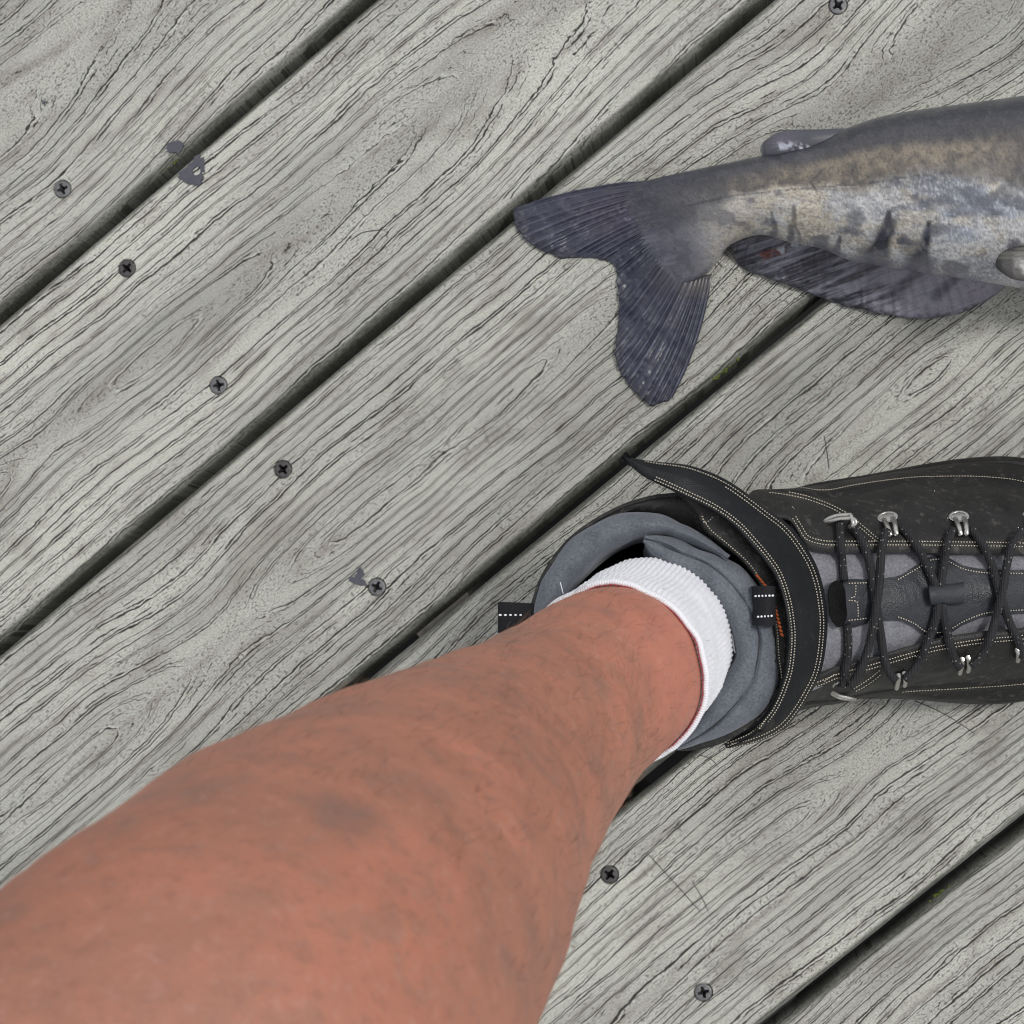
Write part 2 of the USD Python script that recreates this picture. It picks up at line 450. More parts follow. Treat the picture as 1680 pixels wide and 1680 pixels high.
# moss in the gap
moss_look = simple('moss', (0.085, 0.11, 0.025), 0.9, 0, 0.2, 0.5, 900.0)
rng = np.random.default_rng(11)
mo = []
for (mx, my, n, sp, ms) in ((1185, 607, 130, 13, 1.0), (1540, 1470, 60, 14, 0.7), (1300, 510, 40, 12, 0.6), (280, 268, 40, 10, 0.5)):
    for _ in range(n):
        dd = rng.normal(0, 1)
        x, y = mx + dd * sp * 0.77 + rng.normal(0, 2.2), my - dd * sp * 0.64 + rng.normal(0, 2.2)
        s = trimesh.creation.icosphere(1, rng.uniform(0.0004, 0.0011) * ms ** 0.5)
        s.apply_scale(rng.uniform(0.7, 1.4, 3))
        w = P(x, y, -0.003 - rng.uniform(0, 0.002)); s.apply_translation(w); mo.append(s)
tag(obj('moss', cat(mo), moss_look, '/World/deck', smooth=False), kind='stuff')

# fine scratches and fibres lying on the planks
hair_look = simple('dark_fibre', (0.05, 0.045, 0.04), 0.6)
fib = []
for pts in ([(1352, 715), (1356, 735), (1360, 768)], [(1060, 1398), (1090, 1430), (1150, 1497)], [(1135, 1445), (1150, 1470), (1163, 1497)], [(1147, 1239), (1165, 1245), (1178, 1258)], [(1114, 1345), (1113, 1357), (1121, 1364)],
            [(575, 395), (600, 380), (633, 377)], [(1500, 1150), (1550, 1172), (1600, 1205)], [(793, 700), (800, 722), (806, 735)]):
    fib.append(tube(spline(W([(x, y, 0.0004) for x, y in pts]), 14), 0.00022, 5))
tag(obj('fibre', cat(fib), hair_look, '/World/deck', smooth=False), kind='stuff')


# ------------------------------------------------------------------ catfish
def fb(p, sc, seed, oc=4):
    return meshkit.fbm(np.concatenate([np.asarray(p) * sc, np.zeros(np.shape(p)[:-1] + (1,))], -1), oc, seed)


def near_line(q, pts, w):
    """1 on the polyline, falling to 0 at w pixels (w may taper along it)."""
    pts = np.asarray(pts, float); best = np.full(q.shape[:-1], 0.0)
    ws = np.broadcast_to(np.asarray(w, float), (len(pts),))
    for a, b, wa, wb in zip(pts[:-1], pts[1:], ws[:-1], ws[1:]):
        ab = b - a
        t = np.clip(((q - a) @ ab) / (ab @ ab), 0, 1)
        d = np.linalg.norm(q - (a + t[..., None] * ab), axis=-1)
        best = np.maximum(best, np.clip(1 - d / (wa + t * (wb - wa)), 0, 1))
    return best


def sst(x, a, b):
    t = np.clip((x - a) / (b - a), 0, 1)
    return t * t * (3 - 2 * t)


def blend(c, w, col):
    return c * (1 - w[..., None]) + np.asarray(col) * w[..., None]


fish = tag(xf('catfish'), 'grey catfish with forked dark tail lying on its side on the planks', 'fish')
SEC = [  # back pixel, belly pixel, half thickness
    (1008, 330, 1082, 470, .0008), (1030, 316, 1110, 468, .0018), (1055, 300, 1140, 460, .0040), (1090, 291, 1165, 445, .0080), (1140, 281, 1181, 421, .0130), (1190, 272, 1197, 402, .0172),
    (1250, 260, 1245, 384, .0205), (1310, 245, 1300, 396, .0240), (1350, 233, 1345, 405, .0260), (1400, 213, 1400, 426, .0300), (1450, 198, 1445, 433, .0330), (1540, 185, 1540, 448, .0365),
    (1620, 175, 1630, 461, .0390), (1690, 166, 1700, 474, .0405), (1800, 158, 1815, 486, .0430), (2000, 146, 2010, 505, .0470), (2250, 150, 2250, 520, .0510), (2450, 190, 2440, 510, .0490),
    (2600, 250, 2580, 470, .0420), (2690, 305, 2670, 430, .0300), (2725, 340, 2710, 400, .0160)]
S = np.array(SEC, float)
T = P(S[:, 0], S[:, 1], S[:, 4] * 1.08); B = P(S[:, 2], S[:, 3], S[:, 4] * 0.92)
knots = np.r_[0, np.cumsum(np.linalg.norm(np.diff((T + B) / 2, axis=0), axis=1))]
vis = np.linspace(0, np.interp(1760, S[:, 0], knots), 420)
allk = np.r_[vis, np.linspace(vis[-1], knots[-1], 90)[1:]]
Ti, Bi, Hi = (PchipInterpolator(knots, q, axis=0)(allk) for q in (T, B, S[:, 4]))
NT = 240
th = np.linspace(0, 2 * np.pi, NT, endpoint=False)
ce, si = np.cos(th), np.sin(th)
pw = lambda x, e: np.sign(x) * np.abs(x) ** e
C = (Ti + Bi) / 2; A = (Ti - Bi) / 2
ring = C[:, None] + A[:, None] * pw(ce, 0.95)[None, :, None] + np.array([0, 0, 1.0]) * (Hi[:, None] * (pw(si, 0.86) * np.where(si < 0, 0.90, 1.0))[None, :])[..., None]
q = PX(ring)
und = (fb(q, 0.02, 3) - 0.5) * 0.0022 + (fb(q, 0.09, 4, 3) - 0.5) * 0.0007
for bar in ([(1462, 352), (1450, 385), (1430, 432)], [(1523, 372), (1516, 405), (1508, 446)], [(1377, 392), (1371, 414)]):
    und -= near_line(q, bar, 9) * 0.0012
ring[..., 2] += und * np.clip(si, 0, 1)[None, :] * np.clip(Hi / .01, 0, 1)[:, None]
ring[..., 2] += 0.0012 + np.maximum(0, 0.0)
body = skin_of(ring)
# the fish's own markings
x, y = q[..., 0], q[..., 1]
yt = np.interp(x, S[:, 0], S[:, 1]); yb = np.interp(x, S[:, 2], S[:, 3])
s = np.clip((y - yt) / (yb - yt), -0.1, 1.1)
n1, n2, n3 = fb(q, 0.018, 21), fb(q, 0.07, 22), fb(q, 0.25, 23)
sw = fb(np.stack([x * 0.012 + 0.6 * n1, y * 0.045 + 1.2 * n1], -1), 1.0, 31)
hat = fb(np.stack([x * 0.06, y * 0.55], -1), 1.0, 33)
hat2 = fb(np.stack([(x + y) * 0.05, (x - y) * 0.4], -1), 1.0, 34)
slate, deep = np.array(lin(66, 67, 76)), np.array(lin(40, 42, 54))
tan, cream, white = np.array(lin(160, 147, 128)), np.array(lin(186, 177, 158)), np.array(lin(202, 201, 200))
blue = np.array(lin(122, 125, 133))
col = np.broadcast_to(slate, q.shape[:-1] + (3,)).copy()
col = blend(col, sst(s + (n2 - .5) * .10, 0.02, 0.14) * 0.8, np.array(lin(84, 81, 84)))
tband = sst(s + (n1 - .5) * .10, 0.12, 0.25) * (1 - sst(s, 0.44, 0.60)) * sst(x, 1120, 1330) * (1 - sst(x, 1590, 1720) * 0.75)
col = blend(col, tband * (0.55 + 0.45 * sst(n2, .3, .6)), tan)
low = sst(s + (n1 - .5) * .22 + (n2 - .5) * .08, 0.38, 0.50)
pale = blend(np.broadcast_to(white, col.shape), sst(n1 + (n2 - .5) * .5 + (n3 - .5) * .3, .34, .70), cream)
col = blend(col, low * sst(x, 1090, 1240) * 0.92, pale)
mott = sst(sw + (n2 - .5) * .25, .47, .60) * low * sst(x, 1400, 1470)
col = blend(col, mott * 0.72, blue)
eye_p = np.exp(-(((x - 1530) / 62) ** 2 + ((y - 300 + (x - 1530) * .1) / 24) ** 2))
col = blend(col, np.clip(eye_p * 1.0 * sst(n2, .32, .55), 0, 1) * 0.85, np.array(lin(96, 96, 100)))
col = blend(col, sst(hat2, .54, .68) * low * sst(x, 1150, 1500) * 0.36, np.array(lin(90, 92, 102)))
col = blend(col, sst(hat, .56, .68) * sst(s, .3, .45) * 0.38, np.array(lin(82, 84, 96)))
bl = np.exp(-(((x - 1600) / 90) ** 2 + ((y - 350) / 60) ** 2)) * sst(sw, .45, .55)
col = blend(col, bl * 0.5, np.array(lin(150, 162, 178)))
col = blend(col, sst(n3 + (n2 - .5) * .5, .60, .76) * 0.30 * low, np.array(lin(60, 62, 72)))
col = blend(col, sst(n3, .58, .75) * 0.4 * (1 - low), np.array(lin(112, 106, 104)))
# darker cloudy blotches at the tail base
for (bx, by, rx_, ry_, w) in ((1075, 330, 26, 16, .8), (1085, 372, 20, 16, .75), (1100, 410, 26, 18, .5), (1232, 330, 12, 10, .6), (1125, 300, 50, 12, .4), (1020, 400, 40, 50, .5)):
    col = blend(col, np.clip(np.exp(-(((x - bx) / rx_) ** 2 + ((y - by) / ry_) ** 2)) * w * (0.4 + 1.1 * sst(n2, .35, .6)), 0, 1), deep)
for (bx, by, rx_, ry_, w) in ((1150, 395, 60, 26, .55), (1130, 330, 60, 16, .35), (1200, 350, 50, 22, .5)):
    col = blend(col, np.clip(np.exp(-(((x - bx) / rx_) ** 2 + ((y - by) / ry_) ** 2)) * w * (0.55 + .6 * sst(hat2, .35, .65)), 0, 1), np.array(lin(170, 168, 170)))
ll = near_line(q, [(1130, 338), (1200, 323), (1260, 316), (1350, 308), (1440, 299), (1490, 292), (1560, 284)], 2.4)
col = blend(col, np.minimum(ll * 1.6, 1) * 0.55 * (0.5 + n3), deep)
barm = np.zeros(x.shape)
for bar, w, k in (([(1458, 350), (1456, 372), (1446, 400), (1432, 432)], [4, 9, 12, 24], 1.0), ([(1472, 352), (1462, 380)], [3, 6], .6), ([(1523, 366), (1520, 390), (1512, 415), (1506, 448)], [3, 6, 10, 24], 1.0), ([(1378, 390), (1374, 404), (1369, 418)], [2.5, 4, 8], .95), ([(1480, 395), (1500, 425)], [8, 12], .5),
                  ([(1266, 350), (1272, 378), (1268, 388)], [2, 4, 6], .75), ([(1302, 340), (1303, 372), (1297, 392)], [3, 4, 5], .65), ([(1296, 372), (1298, 390)], [3, 5], .8), ([(1308, 378), (1312, 396)], [2, 4], .6), ([(1340, 315), (1330, 300), (1345, 285)], [1.5, 2, 1.5], .6), ([(1396, 286), (1403, 270), (1408, 286)], [1.2, 1.5, 1.2], .5)):
    barm = np.maximum(barm, np.clip(near_line(q, bar, np.array(w) * 1.9), 0, 1) * k)
    col = blend(col, np.clip(near_line(q, bar, np.array(w) * 1.7) * 1.7, 0, 1) * k * (0.72 + 0.4 * sst(n2, .3, .55)).clip(0, 1), np.array(lin(42, 42, 50)))
col = blend(col, (1 - sst(s + (n2 - .5) * .05, .03, .12)) * .55, np.array(lin(44, 47, 58)))
col = blend(col, sst(s, 0.90, 1.0) * 0.5 * sst(x, 1200, 1260), np.array(lin(96, 94, 100)))
root = np.clip(1 - sst(allk[:, None] + (n2 - .5) * .005 + (n1 - .5) * .020, knots[1], knots[4] + .004), 0, 1)
col = blend(col, root * .80, np.array(lin(60, 61, 74)))
fib_ = fb(np.stack([(x - y * .25) * .03, (y + x * .25) * .30], -1), 1.0, 44)
col = blend(col, root * sst(fib_, .50, .64) * .45, np.array(lin(98, 97, 108)))
col = blend(col, root * sst(n2 + (n1 - .5) * .5, .48, .62) * .65, np.array(lin(34, 36, 48)))
scr = fb(np.stack([x * .35 + y * .1, y * .35 - x * .1], -1), 1.0, 41, 3)
fleck = fb(np.stack([x * .10 + y * .22, y * .50 - x * .20], -1), 1.0, 42, 4)
col = blend(col, sst(scr, .56, .72) * .26 * low * sst(x, 1120, 1220), np.array(lin(70, 72, 84)))
col = blend(col, sst(fleck, .55, .68) * .26 * low, np.array(lin(78, 80, 92)))
col = blend(col, sst(-scr, -.44, -.30) * .35 * low * sst(x, 1180, 1300) * (1 - np.minimum(1, barm * 2)), np.array(lin(220, 220, 218)))
col = blend(col, sst(fleck, .55, .68) * .30 * (1 - low), np.array(lin(108, 104, 106)))
col = blend(col, sst(scr, .54, .70) * .40 * (1 - low), np.array(lin(42, 43, 54)))
blo = fb(np.stack([x * .022 + y * .006, y * .040 - x * .008], -1), 1.0, 45, 5)
col = blend(col, sst(blo, .52, .62) * .55 * low * sst(x, 1150, 1260), np.array(lin(92, 94, 104)))
col = blend(col, sst(blo + (n2 - .5) * .2, .60, .68) * .45 * low, np.array(lin(56, 58, 68)))
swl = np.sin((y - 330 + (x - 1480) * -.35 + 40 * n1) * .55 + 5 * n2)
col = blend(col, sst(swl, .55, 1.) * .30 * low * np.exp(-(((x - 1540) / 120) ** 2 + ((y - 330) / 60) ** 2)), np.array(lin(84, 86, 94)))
col *= ((0.58 + 0.38 * n2) * (.74 + .46 * low))[..., None]
cc = np.vstack([col.reshape(-1, 3), col[0].mean(0), col[-1].mean(0)])
fish_look = attr_look('catfish_skin', 0.40, 0.45, 0.30, 1300.0, 0.45, 1100.0, 0.0003, coat_weight=0.45, coat_roughness=0.16)
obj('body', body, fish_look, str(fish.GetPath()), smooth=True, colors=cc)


def fin_grid(base, edge, ctrl, zb, ze, nr, nrow, ripple=0.0006, nray=30, seed=1, fray=3.0):
    """rays run from base(s) to edge(s); base and edge are pixel polylines, ctrl(s) shifts each ray's middle (pixels)."""
    b = spline(base, nr); e = spline(edge, nr, sharp=False)
    ss = np.linspace(0, 1, nr)
    jag = (meshkit.fbm(np.stack([ss * nray * 1.7, ss * 0, ss * 0 + seed], -1), 3) - 0.5) * fray * 2
    out = (e - b) / np.maximum(np.linalg.norm(e - b, axis=1, keepdims=True), 1)
    e = e + out * jag[:, None]
    c = (b + e) / 2 + ctrl(ss)
    t = np.linspace(0, 1, nrow)[:, None, None]
    px = (1 - t) ** 2 * b + 2 * t * (1 - t) * c + t * t * e
    ray = np.sin(ss * nray * 2 * np.pi + 1.2 * np.sin(ss * 9) + 5.0 * meshkit.fbm(np.stack([ss * nray * .6, ss * 0, ss * 0 + seed], -1), 2, 7))
    ray = ray * (.45 + 1.0 * meshkit.noise(np.stack([ss * nray * .8, ss * 0, ss * 0 + 3.0 * seed], -1), 8))
    tt = t[..., 0]
    z = zb * (1 - tt) + ze * tt + ripple * ray[None] * np.minimum(1, 4 * tt) + (fb(px, 0.03, seed + 40) - .5) * .0055 * tt
    return px, P(px[..., 0], px[..., 1], np.maximum(z, 0.0012)), ray, tt


fin_look = attr_look('catfish_fin', 0.42, 0.45, 0.16, 700.0, 0.3, 900.0, 0.0002)


def fin_obj(name, px, g, color, thick=0.0009):
    m = sheet(g, thick)
    n = g.shape[0] * g.shape[1]
    return obj(name, m, fin_look, str(fish.GetPath()), smooth=True, colors=np.vstack([color.reshape(-1, 3) * .54] * 2))


# tail fin
base = [(1066, 296), (1072, 330), (1078, 365), (1085, 395), (1096, 418), (1120, 440), (1142, 452), (1168, 449)]
edge = [(846, 341), (842, 352), (845, 366), (856, 382), (868, 396), (884, 408), (902, 416), (925, 423), (950, 422), (968, 422), (990, 426), (1003, 432), (1012, 445), (1013, 470), (1016, 500), (1014, 535), (1010, 565), (1012, 592), (1022, 616), (1034, 636), (1050, 650), (1060, 657), (1068, 666), (1080, 663), (1090, 659), (1104, 651)]
shift = lambda s_: np.stack([np.interp(s_, [0, .5, 1], [0, 0, 20]), np.interp(s_, [0, .3, .5, 1], [-15, -8, 0, 4])], 1)
px, g, ray, tt = fin_grid(base, edge, shift, 0.0040, 0.0022, 560, 130, 0.00045, 34, 2, 2.6)
n1 = fb(px, 0.03, 51); n2 = fb(px, 0.15, 52)
ss = np.linspace(0, 1, px.shape[1])[None, :]
col = np.broadcast_to(np.array(lin(64, 66, 84)), px.shape[:-1] + (3,)).copy()
rr = np.broadcast_to(ray[None], px.shape[:-1])
col = blend(col, sst(rr, .35, 1.0) * sst(tt + 0 * ss, .12, .4) * (0.25 + 0.6 * sst(n1, .35, .6)), np.array(lin(98, 100, 119)))
fine_ray = np.sin(ss * 34 * 6 * np.pi + 0 * tt)
col = blend(col, sst(fine_ray, .5, 1.) * .25 * (tt > .2), np.array(lin(104, 106, 126)))
col = blend(col, sst(-rr, .2, 1.0) * .45, np.array(lin(42, 45, 60)))
col = blend(col, (1 - sst(tt + (n1 - .5) * .5, .0, .38)) * (0.4 + .6 * sst(ss, .55, .9)) * .85, np.array(lin(92, 86, 86)))
col = blend(col, sst(tt + (n2 - .5) * .12, .88, 1.0) * .6, np.array(lin(46, 46, 56)))
col = blend(col, np.exp(-((ss - .5) / .10) ** 2) * .75 + 0 * tt, np.array(lin(42, 48, 66)))
col = blend(col, np.exp(-(((px[..., 0] - 1010) / 60) ** 2 + ((px[..., 1] - 350) / 30) ** 2)) * .4, np.array(lin(96, 82, 98)))
col = blend(col, np.exp(-(((px[..., 0] - 1035) / 22) ** 2 + ((px[..., 1] - 350) / 18) ** 2)) * sst(n2, .45, .6) * .7, np.array(lin(150, 150, 172)))
col = blend(col, sst(n2, .58, .7) * .3, np.array(lin(110, 110, 126)))
fin_obj('tail_fin', px, g, col)

# anal fin
base = [(1199, 399), (1222, 381), (1250, 384), (1270, 388), (1300, 394), (1335, 401), (1371, 411), (1400, 424), (1443, 431), (1500, 441), (1557, 448), (1610, 455), (1640, 458)]
edge = [(1200, 402), (1202, 416), (1208, 428), (1217, 438), (1230, 446), (1246, 451), (1270, 459), (1294, 468), (1328, 481), (1355, 491), (1383, 501), (1412, 508), (1443, 514), (1480, 520), (1514, 523), (1540, 521), (1562, 517), (1586, 510), (1606, 500), (1628, 487), (1644, 474), (1655, 464)]
shift = lambda s_: np.stack([np.interp(s_, [0, .1, .5, 1], [-4, -6, 4, 6]), np.interp(s_, [0, .5, 1], [4, 4, 4])], 1)
px, g, ray, tt = fin_grid(base, edge, shift, 0.016, 0.0025, 520, 110, 0.0005, 26, 5, 1.8)
n1 = fb(px, 0.025, 61); n2 = fb(px, 0.13, 62)
ss = np.linspace(0, 1, px.shape[1])[None, :]
slant = fb(np.stack([(px[..., 0] * .94 - px[..., 1] * -.34) * .015, (px[..., 0] * .34 + px[..., 1] * .94) * .16], -1), 1.0, 63)
col = np.broadcast_to(np.array(lin(62, 62, 72)), px.shape[:-1] + (3,)).copy()
vio = sst(px[..., 0] + (n1 - .5) * 160, 1370, 1500)
col = blend(col, vio * .9, np.array(lin(172, 164, 178)))
col = blend(col, sst(slant, .46, .60) * .65, np.array(lin(160, 160, 174)))
col = blend(col, sst(-slant, -.47, -.36) * (.8 - .5 * vio), np.array(lin(46, 47, 58)))
finef = fb(np.stack([(px[..., 0] * .94 + px[..., 1] * .34) * .05, (px[..., 0] * .34 + px[..., 1] * .94) * .6], -1), 1.0, 66)
col = blend(col, sst(finef, .52, .66) * (.4 - .25 * vio), np.array(lin(56, 55, 66)))
col = blend(col, sst(-finef, -.48, -.36) * .3, np.array(lin(170, 166, 178)))
col = blend(col, sst(px[..., 0], 1520, 1640) * sst(n2, .35, .6) * .6, np.array(lin(184, 176, 188)))
for bar, w in (([(1430, 432), (1395, 458)], [14, 8]), ([(1506, 446), (1470, 480), (1440, 492)], [12, 12, 5]), ([(1570, 455), (1535, 486)], [10, 14]), ([(1369, 416), (1330, 430)], [10, 12])):
    col = blend(col, np.clip(near_line(px, bar, w) * 1.5, 0, 1) * .6, np.array(lin(60, 56, 64)))
col = blend(col, sst(tt + (n2 - .5) * .2, .88, 1.0) * .7, np.array(lin(44, 44, 54)))
col = blend(col, (1 - sst(px[..., 0], 1215, 1300)) * .6, np.array(lin(46, 47, 58)))
col = blend(col, np.clip(near_line(px, [(1252, 420), (1270, 414), (1284, 411)], 9) * 1.6, 0, 1) * sst(n2 + .1, .35, .5), np.array(lin(104, 64, 62)))
col = blend(col, np.clip(near_line(px, [(1280, 412), (1312, 398)], 9) * 1.4, 0, 1) * sst(n2, .48, .6) * .8, np.array(lin(190, 195, 205)))
col = blend(col, np.clip(near_line(px, [(1400, 426), (1500, 443), (1640, 459)], 3.0) * 1.4, 0, 1) * .7, np.array(lin(40, 40, 48)))
fin_obj('anal_fin', px, g, col)


def lobe(name, pairs, colf, thick, look=None):
    """A fleshy fin: pairs of (upper x, y, lower x, y, z)."""
    a = np.array(pairs, float)
    u = spline(np.c_[a[:, :2], a[:, 4]], 60); l = spline(np.c_[a[:, 2:4], a[:, 4]], 60)
    U, L = P(u[:, 0], u[:, 1], u[:, 2]), P(l[:, 0], l[:, 1], l[:, 2])
    th = np.linspace(0, 2 * np.pi, 48, endpoint=False)
    tk = np.minimum(np.linalg.norm(U - L, axis=1) * .35, thick)
    r = (U + L)[:, None] / 2 + (U - L)[:, None] / 2 * np.cos(th)[None, :, None] + np.array([0, 0, 1.0]) * (tk[:, None] * np.sin(th)[None])[..., None]
    c = colf(PX(r)) * .8
    return obj(name, skin_of(r), look or fish_look, str(fish.GetPath()), smooth=True, colors=np.vstack([c.reshape(-1, 3), c[0].mean(0), c[-1].mean(0)]))


def adi(q):
    c = np.broadcast_to(np.array(lin(70, 70, 78)), q.shape[:-1] + (3,)).copy()
    n = fb(q, .2, 71)
    c = blend(c, np.clip(near_line(q, [(1276, 240), (1300, 238), (1335, 249)], 9) * 1.5, 0, 1) * sst(n, .45, .58), np.array(lin(205, 210, 222)))
    c = blend(c, np.exp(-(((q[..., 0] - 1285) / 22) ** 2 + ((q[..., 1] - 232) / 14) ** 2)) * .5, np.array(lin(112, 106, 122)))
    return c


lobe('adipose_fin', [(1247, 247, 1249, 252, .031), (1250, 236, 1254, 259, .0335), (1260, 227, 1270, 261, .036), (1275, 218, 1292, 259, .0385), (1300, 213, 1322, 252, .041), (1340, 212.5, 1352, 243, .042), (1380, 211, 1390, 232, .042), (1408, 210, 1412, 224, .041)], adi, .0042)


def pel(q):
    c = np.broadcast_to(np.array(lin(42, 41, 41)), q.shape[:-1] + (3,)).copy()
    st = fb(np.stack([q[..., 0] * .02, q[..., 1] * .3], -1), 1.0, 81)
    c = blend(c, sst(st, .45, .6) * .8 * (1 - sst(q[..., 1], 428, 450)), np.array(lin(88, 86, 80)))
    return blend(c, sst(q[..., 1], 436, 455) * .6, np.array(lin(66, 60, 60)))


lobe('pelvic_fin', [(1633, 432, 1635, 440, .070), (1640, 417, 1646, 449, .071), (1655, 408, 1662, 458, .071), (1680, 403, 1684, 461, .070), (1710, 404, 1712, 456, .068), (1745, 412, 1748, 446, .064)], pel, .0012, fin_look)
dr = []
for (dx_, dy_, r_) in ((1180, 428, .0011), (1184, 431, .0013), (1188, 434, .0016)):
    o_ = trimesh.creation.icosphere(2, r_); o_.apply_scale((1.1, .8, .6)); o_.apply_translation(P(dx_, dy_, r_ * .5)); dr.append(o_)
tag(obj('water_droplet', cat(dr), simple('clear_water', (.9, .9, .85), .02, 0, .8, transmission_weight=.75, ior=1.33), smooth=True), 'tiny shiny droplet on the plank between the tail fin and the anal fin', 'droplet')
# the rest of the fish beyond the frame
gr = lambda q: np.broadcast_to(np.array(lin(66, 67, 76)), q.shape[:-1] + (3,)).copy()
lobe('dorsal_fin', [(2060, 60, 2066, 84, .036), (2110, 62, 2120, 130, .040), (2170, 92, 2180, 160, .044), (2220, 140, 2230, 170, .048)], gr, .003)
lobe('pectoral_fin', [(2260, 520, 2270, 540, .030), (2310, 470, 2330, 560, .040), (2400, 430, 2420, 520, .052), (2450, 430, 2460, 480, .056)], gr, .003)
for (bx, by, ex, ey) in ((2690, 350, 2560, 560), (2700, 380, 2620, 600), (2680, 320, 2740, 180)):
    w = spline(W([(bx, by, .03), ((bx + ex) / 2 + 30, (by + ey) / 2, .02), (ex, ey, .004)]), 24)
    obj('barbel', tube(w, np.linspace(.0022, .0006, 24), 8), simple('barbel_skin', (.05, .05, .06), .4) if bx == 2690 else '/World/Looks/barbel_skin', str(fish.GetPath()))
ey_ = trimesh.creation.icosphere(2, .006); ey_.apply_scale((1, 1, .6)); ey_.apply_translation(P(2590, 330, .083))
obj('eye', ey_, simple('fish_eye', (.02, .02, .02), .1), str(fish.GetPath()), smooth=True)


# ------------------------------------------------------------------ person: the lower leg with its sock
person = tag(xf('person'), 'bare leg of a person in a white ribbed ankle sock, standing in the boot', 'person')
LEG = [(1070, 1036, .100, .036), (1040, 1074, .150, .036), (1010, 1107, .202, .0372), (933, 1160, .243, .0390), (852, 1231, .290, .0427), (761, 1313, .340, .0483), (672, 1396, .390, .0540), (570, 1514, .440, .0590), (440, 1652, .488, .0612), (290, 1818, .525, .0605), (60, 2060, .550, .0630)]
LG = np.array(LEG)
ax = W(LG[:, :3]); rad = LG[:, 3]
kn = np.r_[0, np.cumsum(np.linalg.norm(np.diff(ax, axis=0), axis=1))]
# the knee bends into a short stretch of thigh that runs back along the seat, out of the picture
last = ax[-1] + np.array([-.10, -.085, -.005]); last2 = last + np.array([-.14, -.12, -.01])
axs = np.vstack([ax, last, last2]); rads = np.r_[rad, .070, .078]
kn = np.r_[0, np.cumsum(np.linalg.norm(np.diff(axs, axis=0), axis=1))]


def leg_rings(t, n, extra=0.0):
    c = CubicSpline(kn, axs)(t); r = PchipInterpolator(kn, rads)(t) + extra
    d = CubicSpline(kn, axs)(t, 1); d /= np.linalg.norm(d, axis=1, keepdims=True)
    a = np.cross(d, np.array([0, -.6, .8])); a /= np.linalg.norm(a, axis=1, keepdims=True)
    b = np.cross(d, a)
    th = np.linspace(0, 2 * np.pi, n, endpoint=False)
    return c, r, a, b, d, th


t = np.r_[np.linspace(0, kn[8], 260), np.linspace(kn[8], kn[-1], 60)[1:]]
c, r, a, b, d, th = leg_rings(t, 200)
dirs = np.cos(th)[None, :, None] * a[:, None] + np.sin(th)[None, :, None] * b[:, None]
g = c[:, None] + r[:, None, None] * dirs
lump = (meshkit.fbm(g * 22, 3, 5) - .5) * .0050 + (meshkit.fbm(g * 75, 3, 6) - .5) * .0012
g = g + dirs * lump[..., None]
gph = NG()
pos = gph.add('geometry', 'position')
nA = gph.noise(pos, 26.0, 4.0, 0.6); nB = gph.noise(pos, 75.0, 4.0, 0.6); nC = gph.noise(pos, 300.0, 3.0, 0.6)
nD = gph.noise(pos, 150.0, 3.0, 0.65)
sk = gph.ramp(nA, (0.34, (0.350, 0.158, 0.107)), (0.5, (0.395, 0.167, 0.110)), (0.66, (0.440, 0.178, 0.116)))
sk = gph.mix(gph.step(nB, 0.50, 0.68, 0.0, 0.26), sk, (0.280, 0.144, 0.100))
sk = gph.mix(gph.step(gph.noise(pos, 48.0, 2.0, 0.55), 0.56, 0.70, 0.0, 0.45), sk, (0.250, 0.150, 0.113))
sk = gph.mix(gph.step(nD, 0.52, 0.66, 0.0, 0.5), sk, (0.450, 0.176, 0.116))
sk = gph.mix(gph.step(nD, 0.46, 0.36, 0.0, 0.5), sk, (0.262, 0.138, 0.102))
sk = gph.mix(gph.step(nC, 0.55, 0.66, 0.0, 0.36), sk, (0.215, 0.110, 0.082))
sk = gph.mix(gph.step(nC, 0.43, 0.35, 0.0, 0.30), sk, (0.50, 0.25, 0.19))
for (bx, by, bz, br) in ((548, 1338, .435, .0085), (1000, 990, .205, .004)):
    qq_ = PX(g); cand = np.argwhere(np.hypot(qq_[..., 0] - bx, qq_[..., 1] - by) < 14)
    bp = max((g[i_, j_] for i_, j_ in cand), key=lambda v_: v_[2])
    dist = gph.add('vector_math', 'value', math_type='distance', vector1=pos, vector2=tuple(bp))
    dist = gph.m('add', dist, gph.m('multiply', gph.m('subtract', nB, 0.5), br * 1.6))
    sk = gph.mix(gph.step(dist, br * .2, br * 1.7, 0.55, 0.0), sk, (0.165, 0.115, 0.095))
ank = gph.add('vector_math', 'value', math_type='distance', vector1=pos, vector2=tuple(P(1090, 1100, .205)))
ank = gph.m('add', ank, gph.m('multiply', gph.m('subtract', nB, 0.5), 0.05))
sk = gph.mix(gph.step(ank, 0.02, 0.085, 0.45, 0.0), sk, (0.50, 0.168, 0.118))
bm = gph.add('bump', 'normal', height=gph.m('add', gph.noise(pos, 900.0, 3.0, 0.6), gph.m('multiply', nD, 1.5)), strength=0.5, distance=0.0005)
skin_look = gph.done('sunburnt_skin', gph.add('principled_bsdf', 'BSDF', base_color=sk, roughness=0.5, specular_ior_level=0.4, subsurface_weight=0.12, subsurface_scale=0.003, normal=bm))
leg_prim = obj('leg', skin_of(g), skin_look, '/World/person', smooth=True)
rng = np.random.default_rng(77)
hp, counts = [], []
nrm = normals(g, True)
if (nrm * dirs).sum(-1).mean() < 0:
    nrm = -nrm
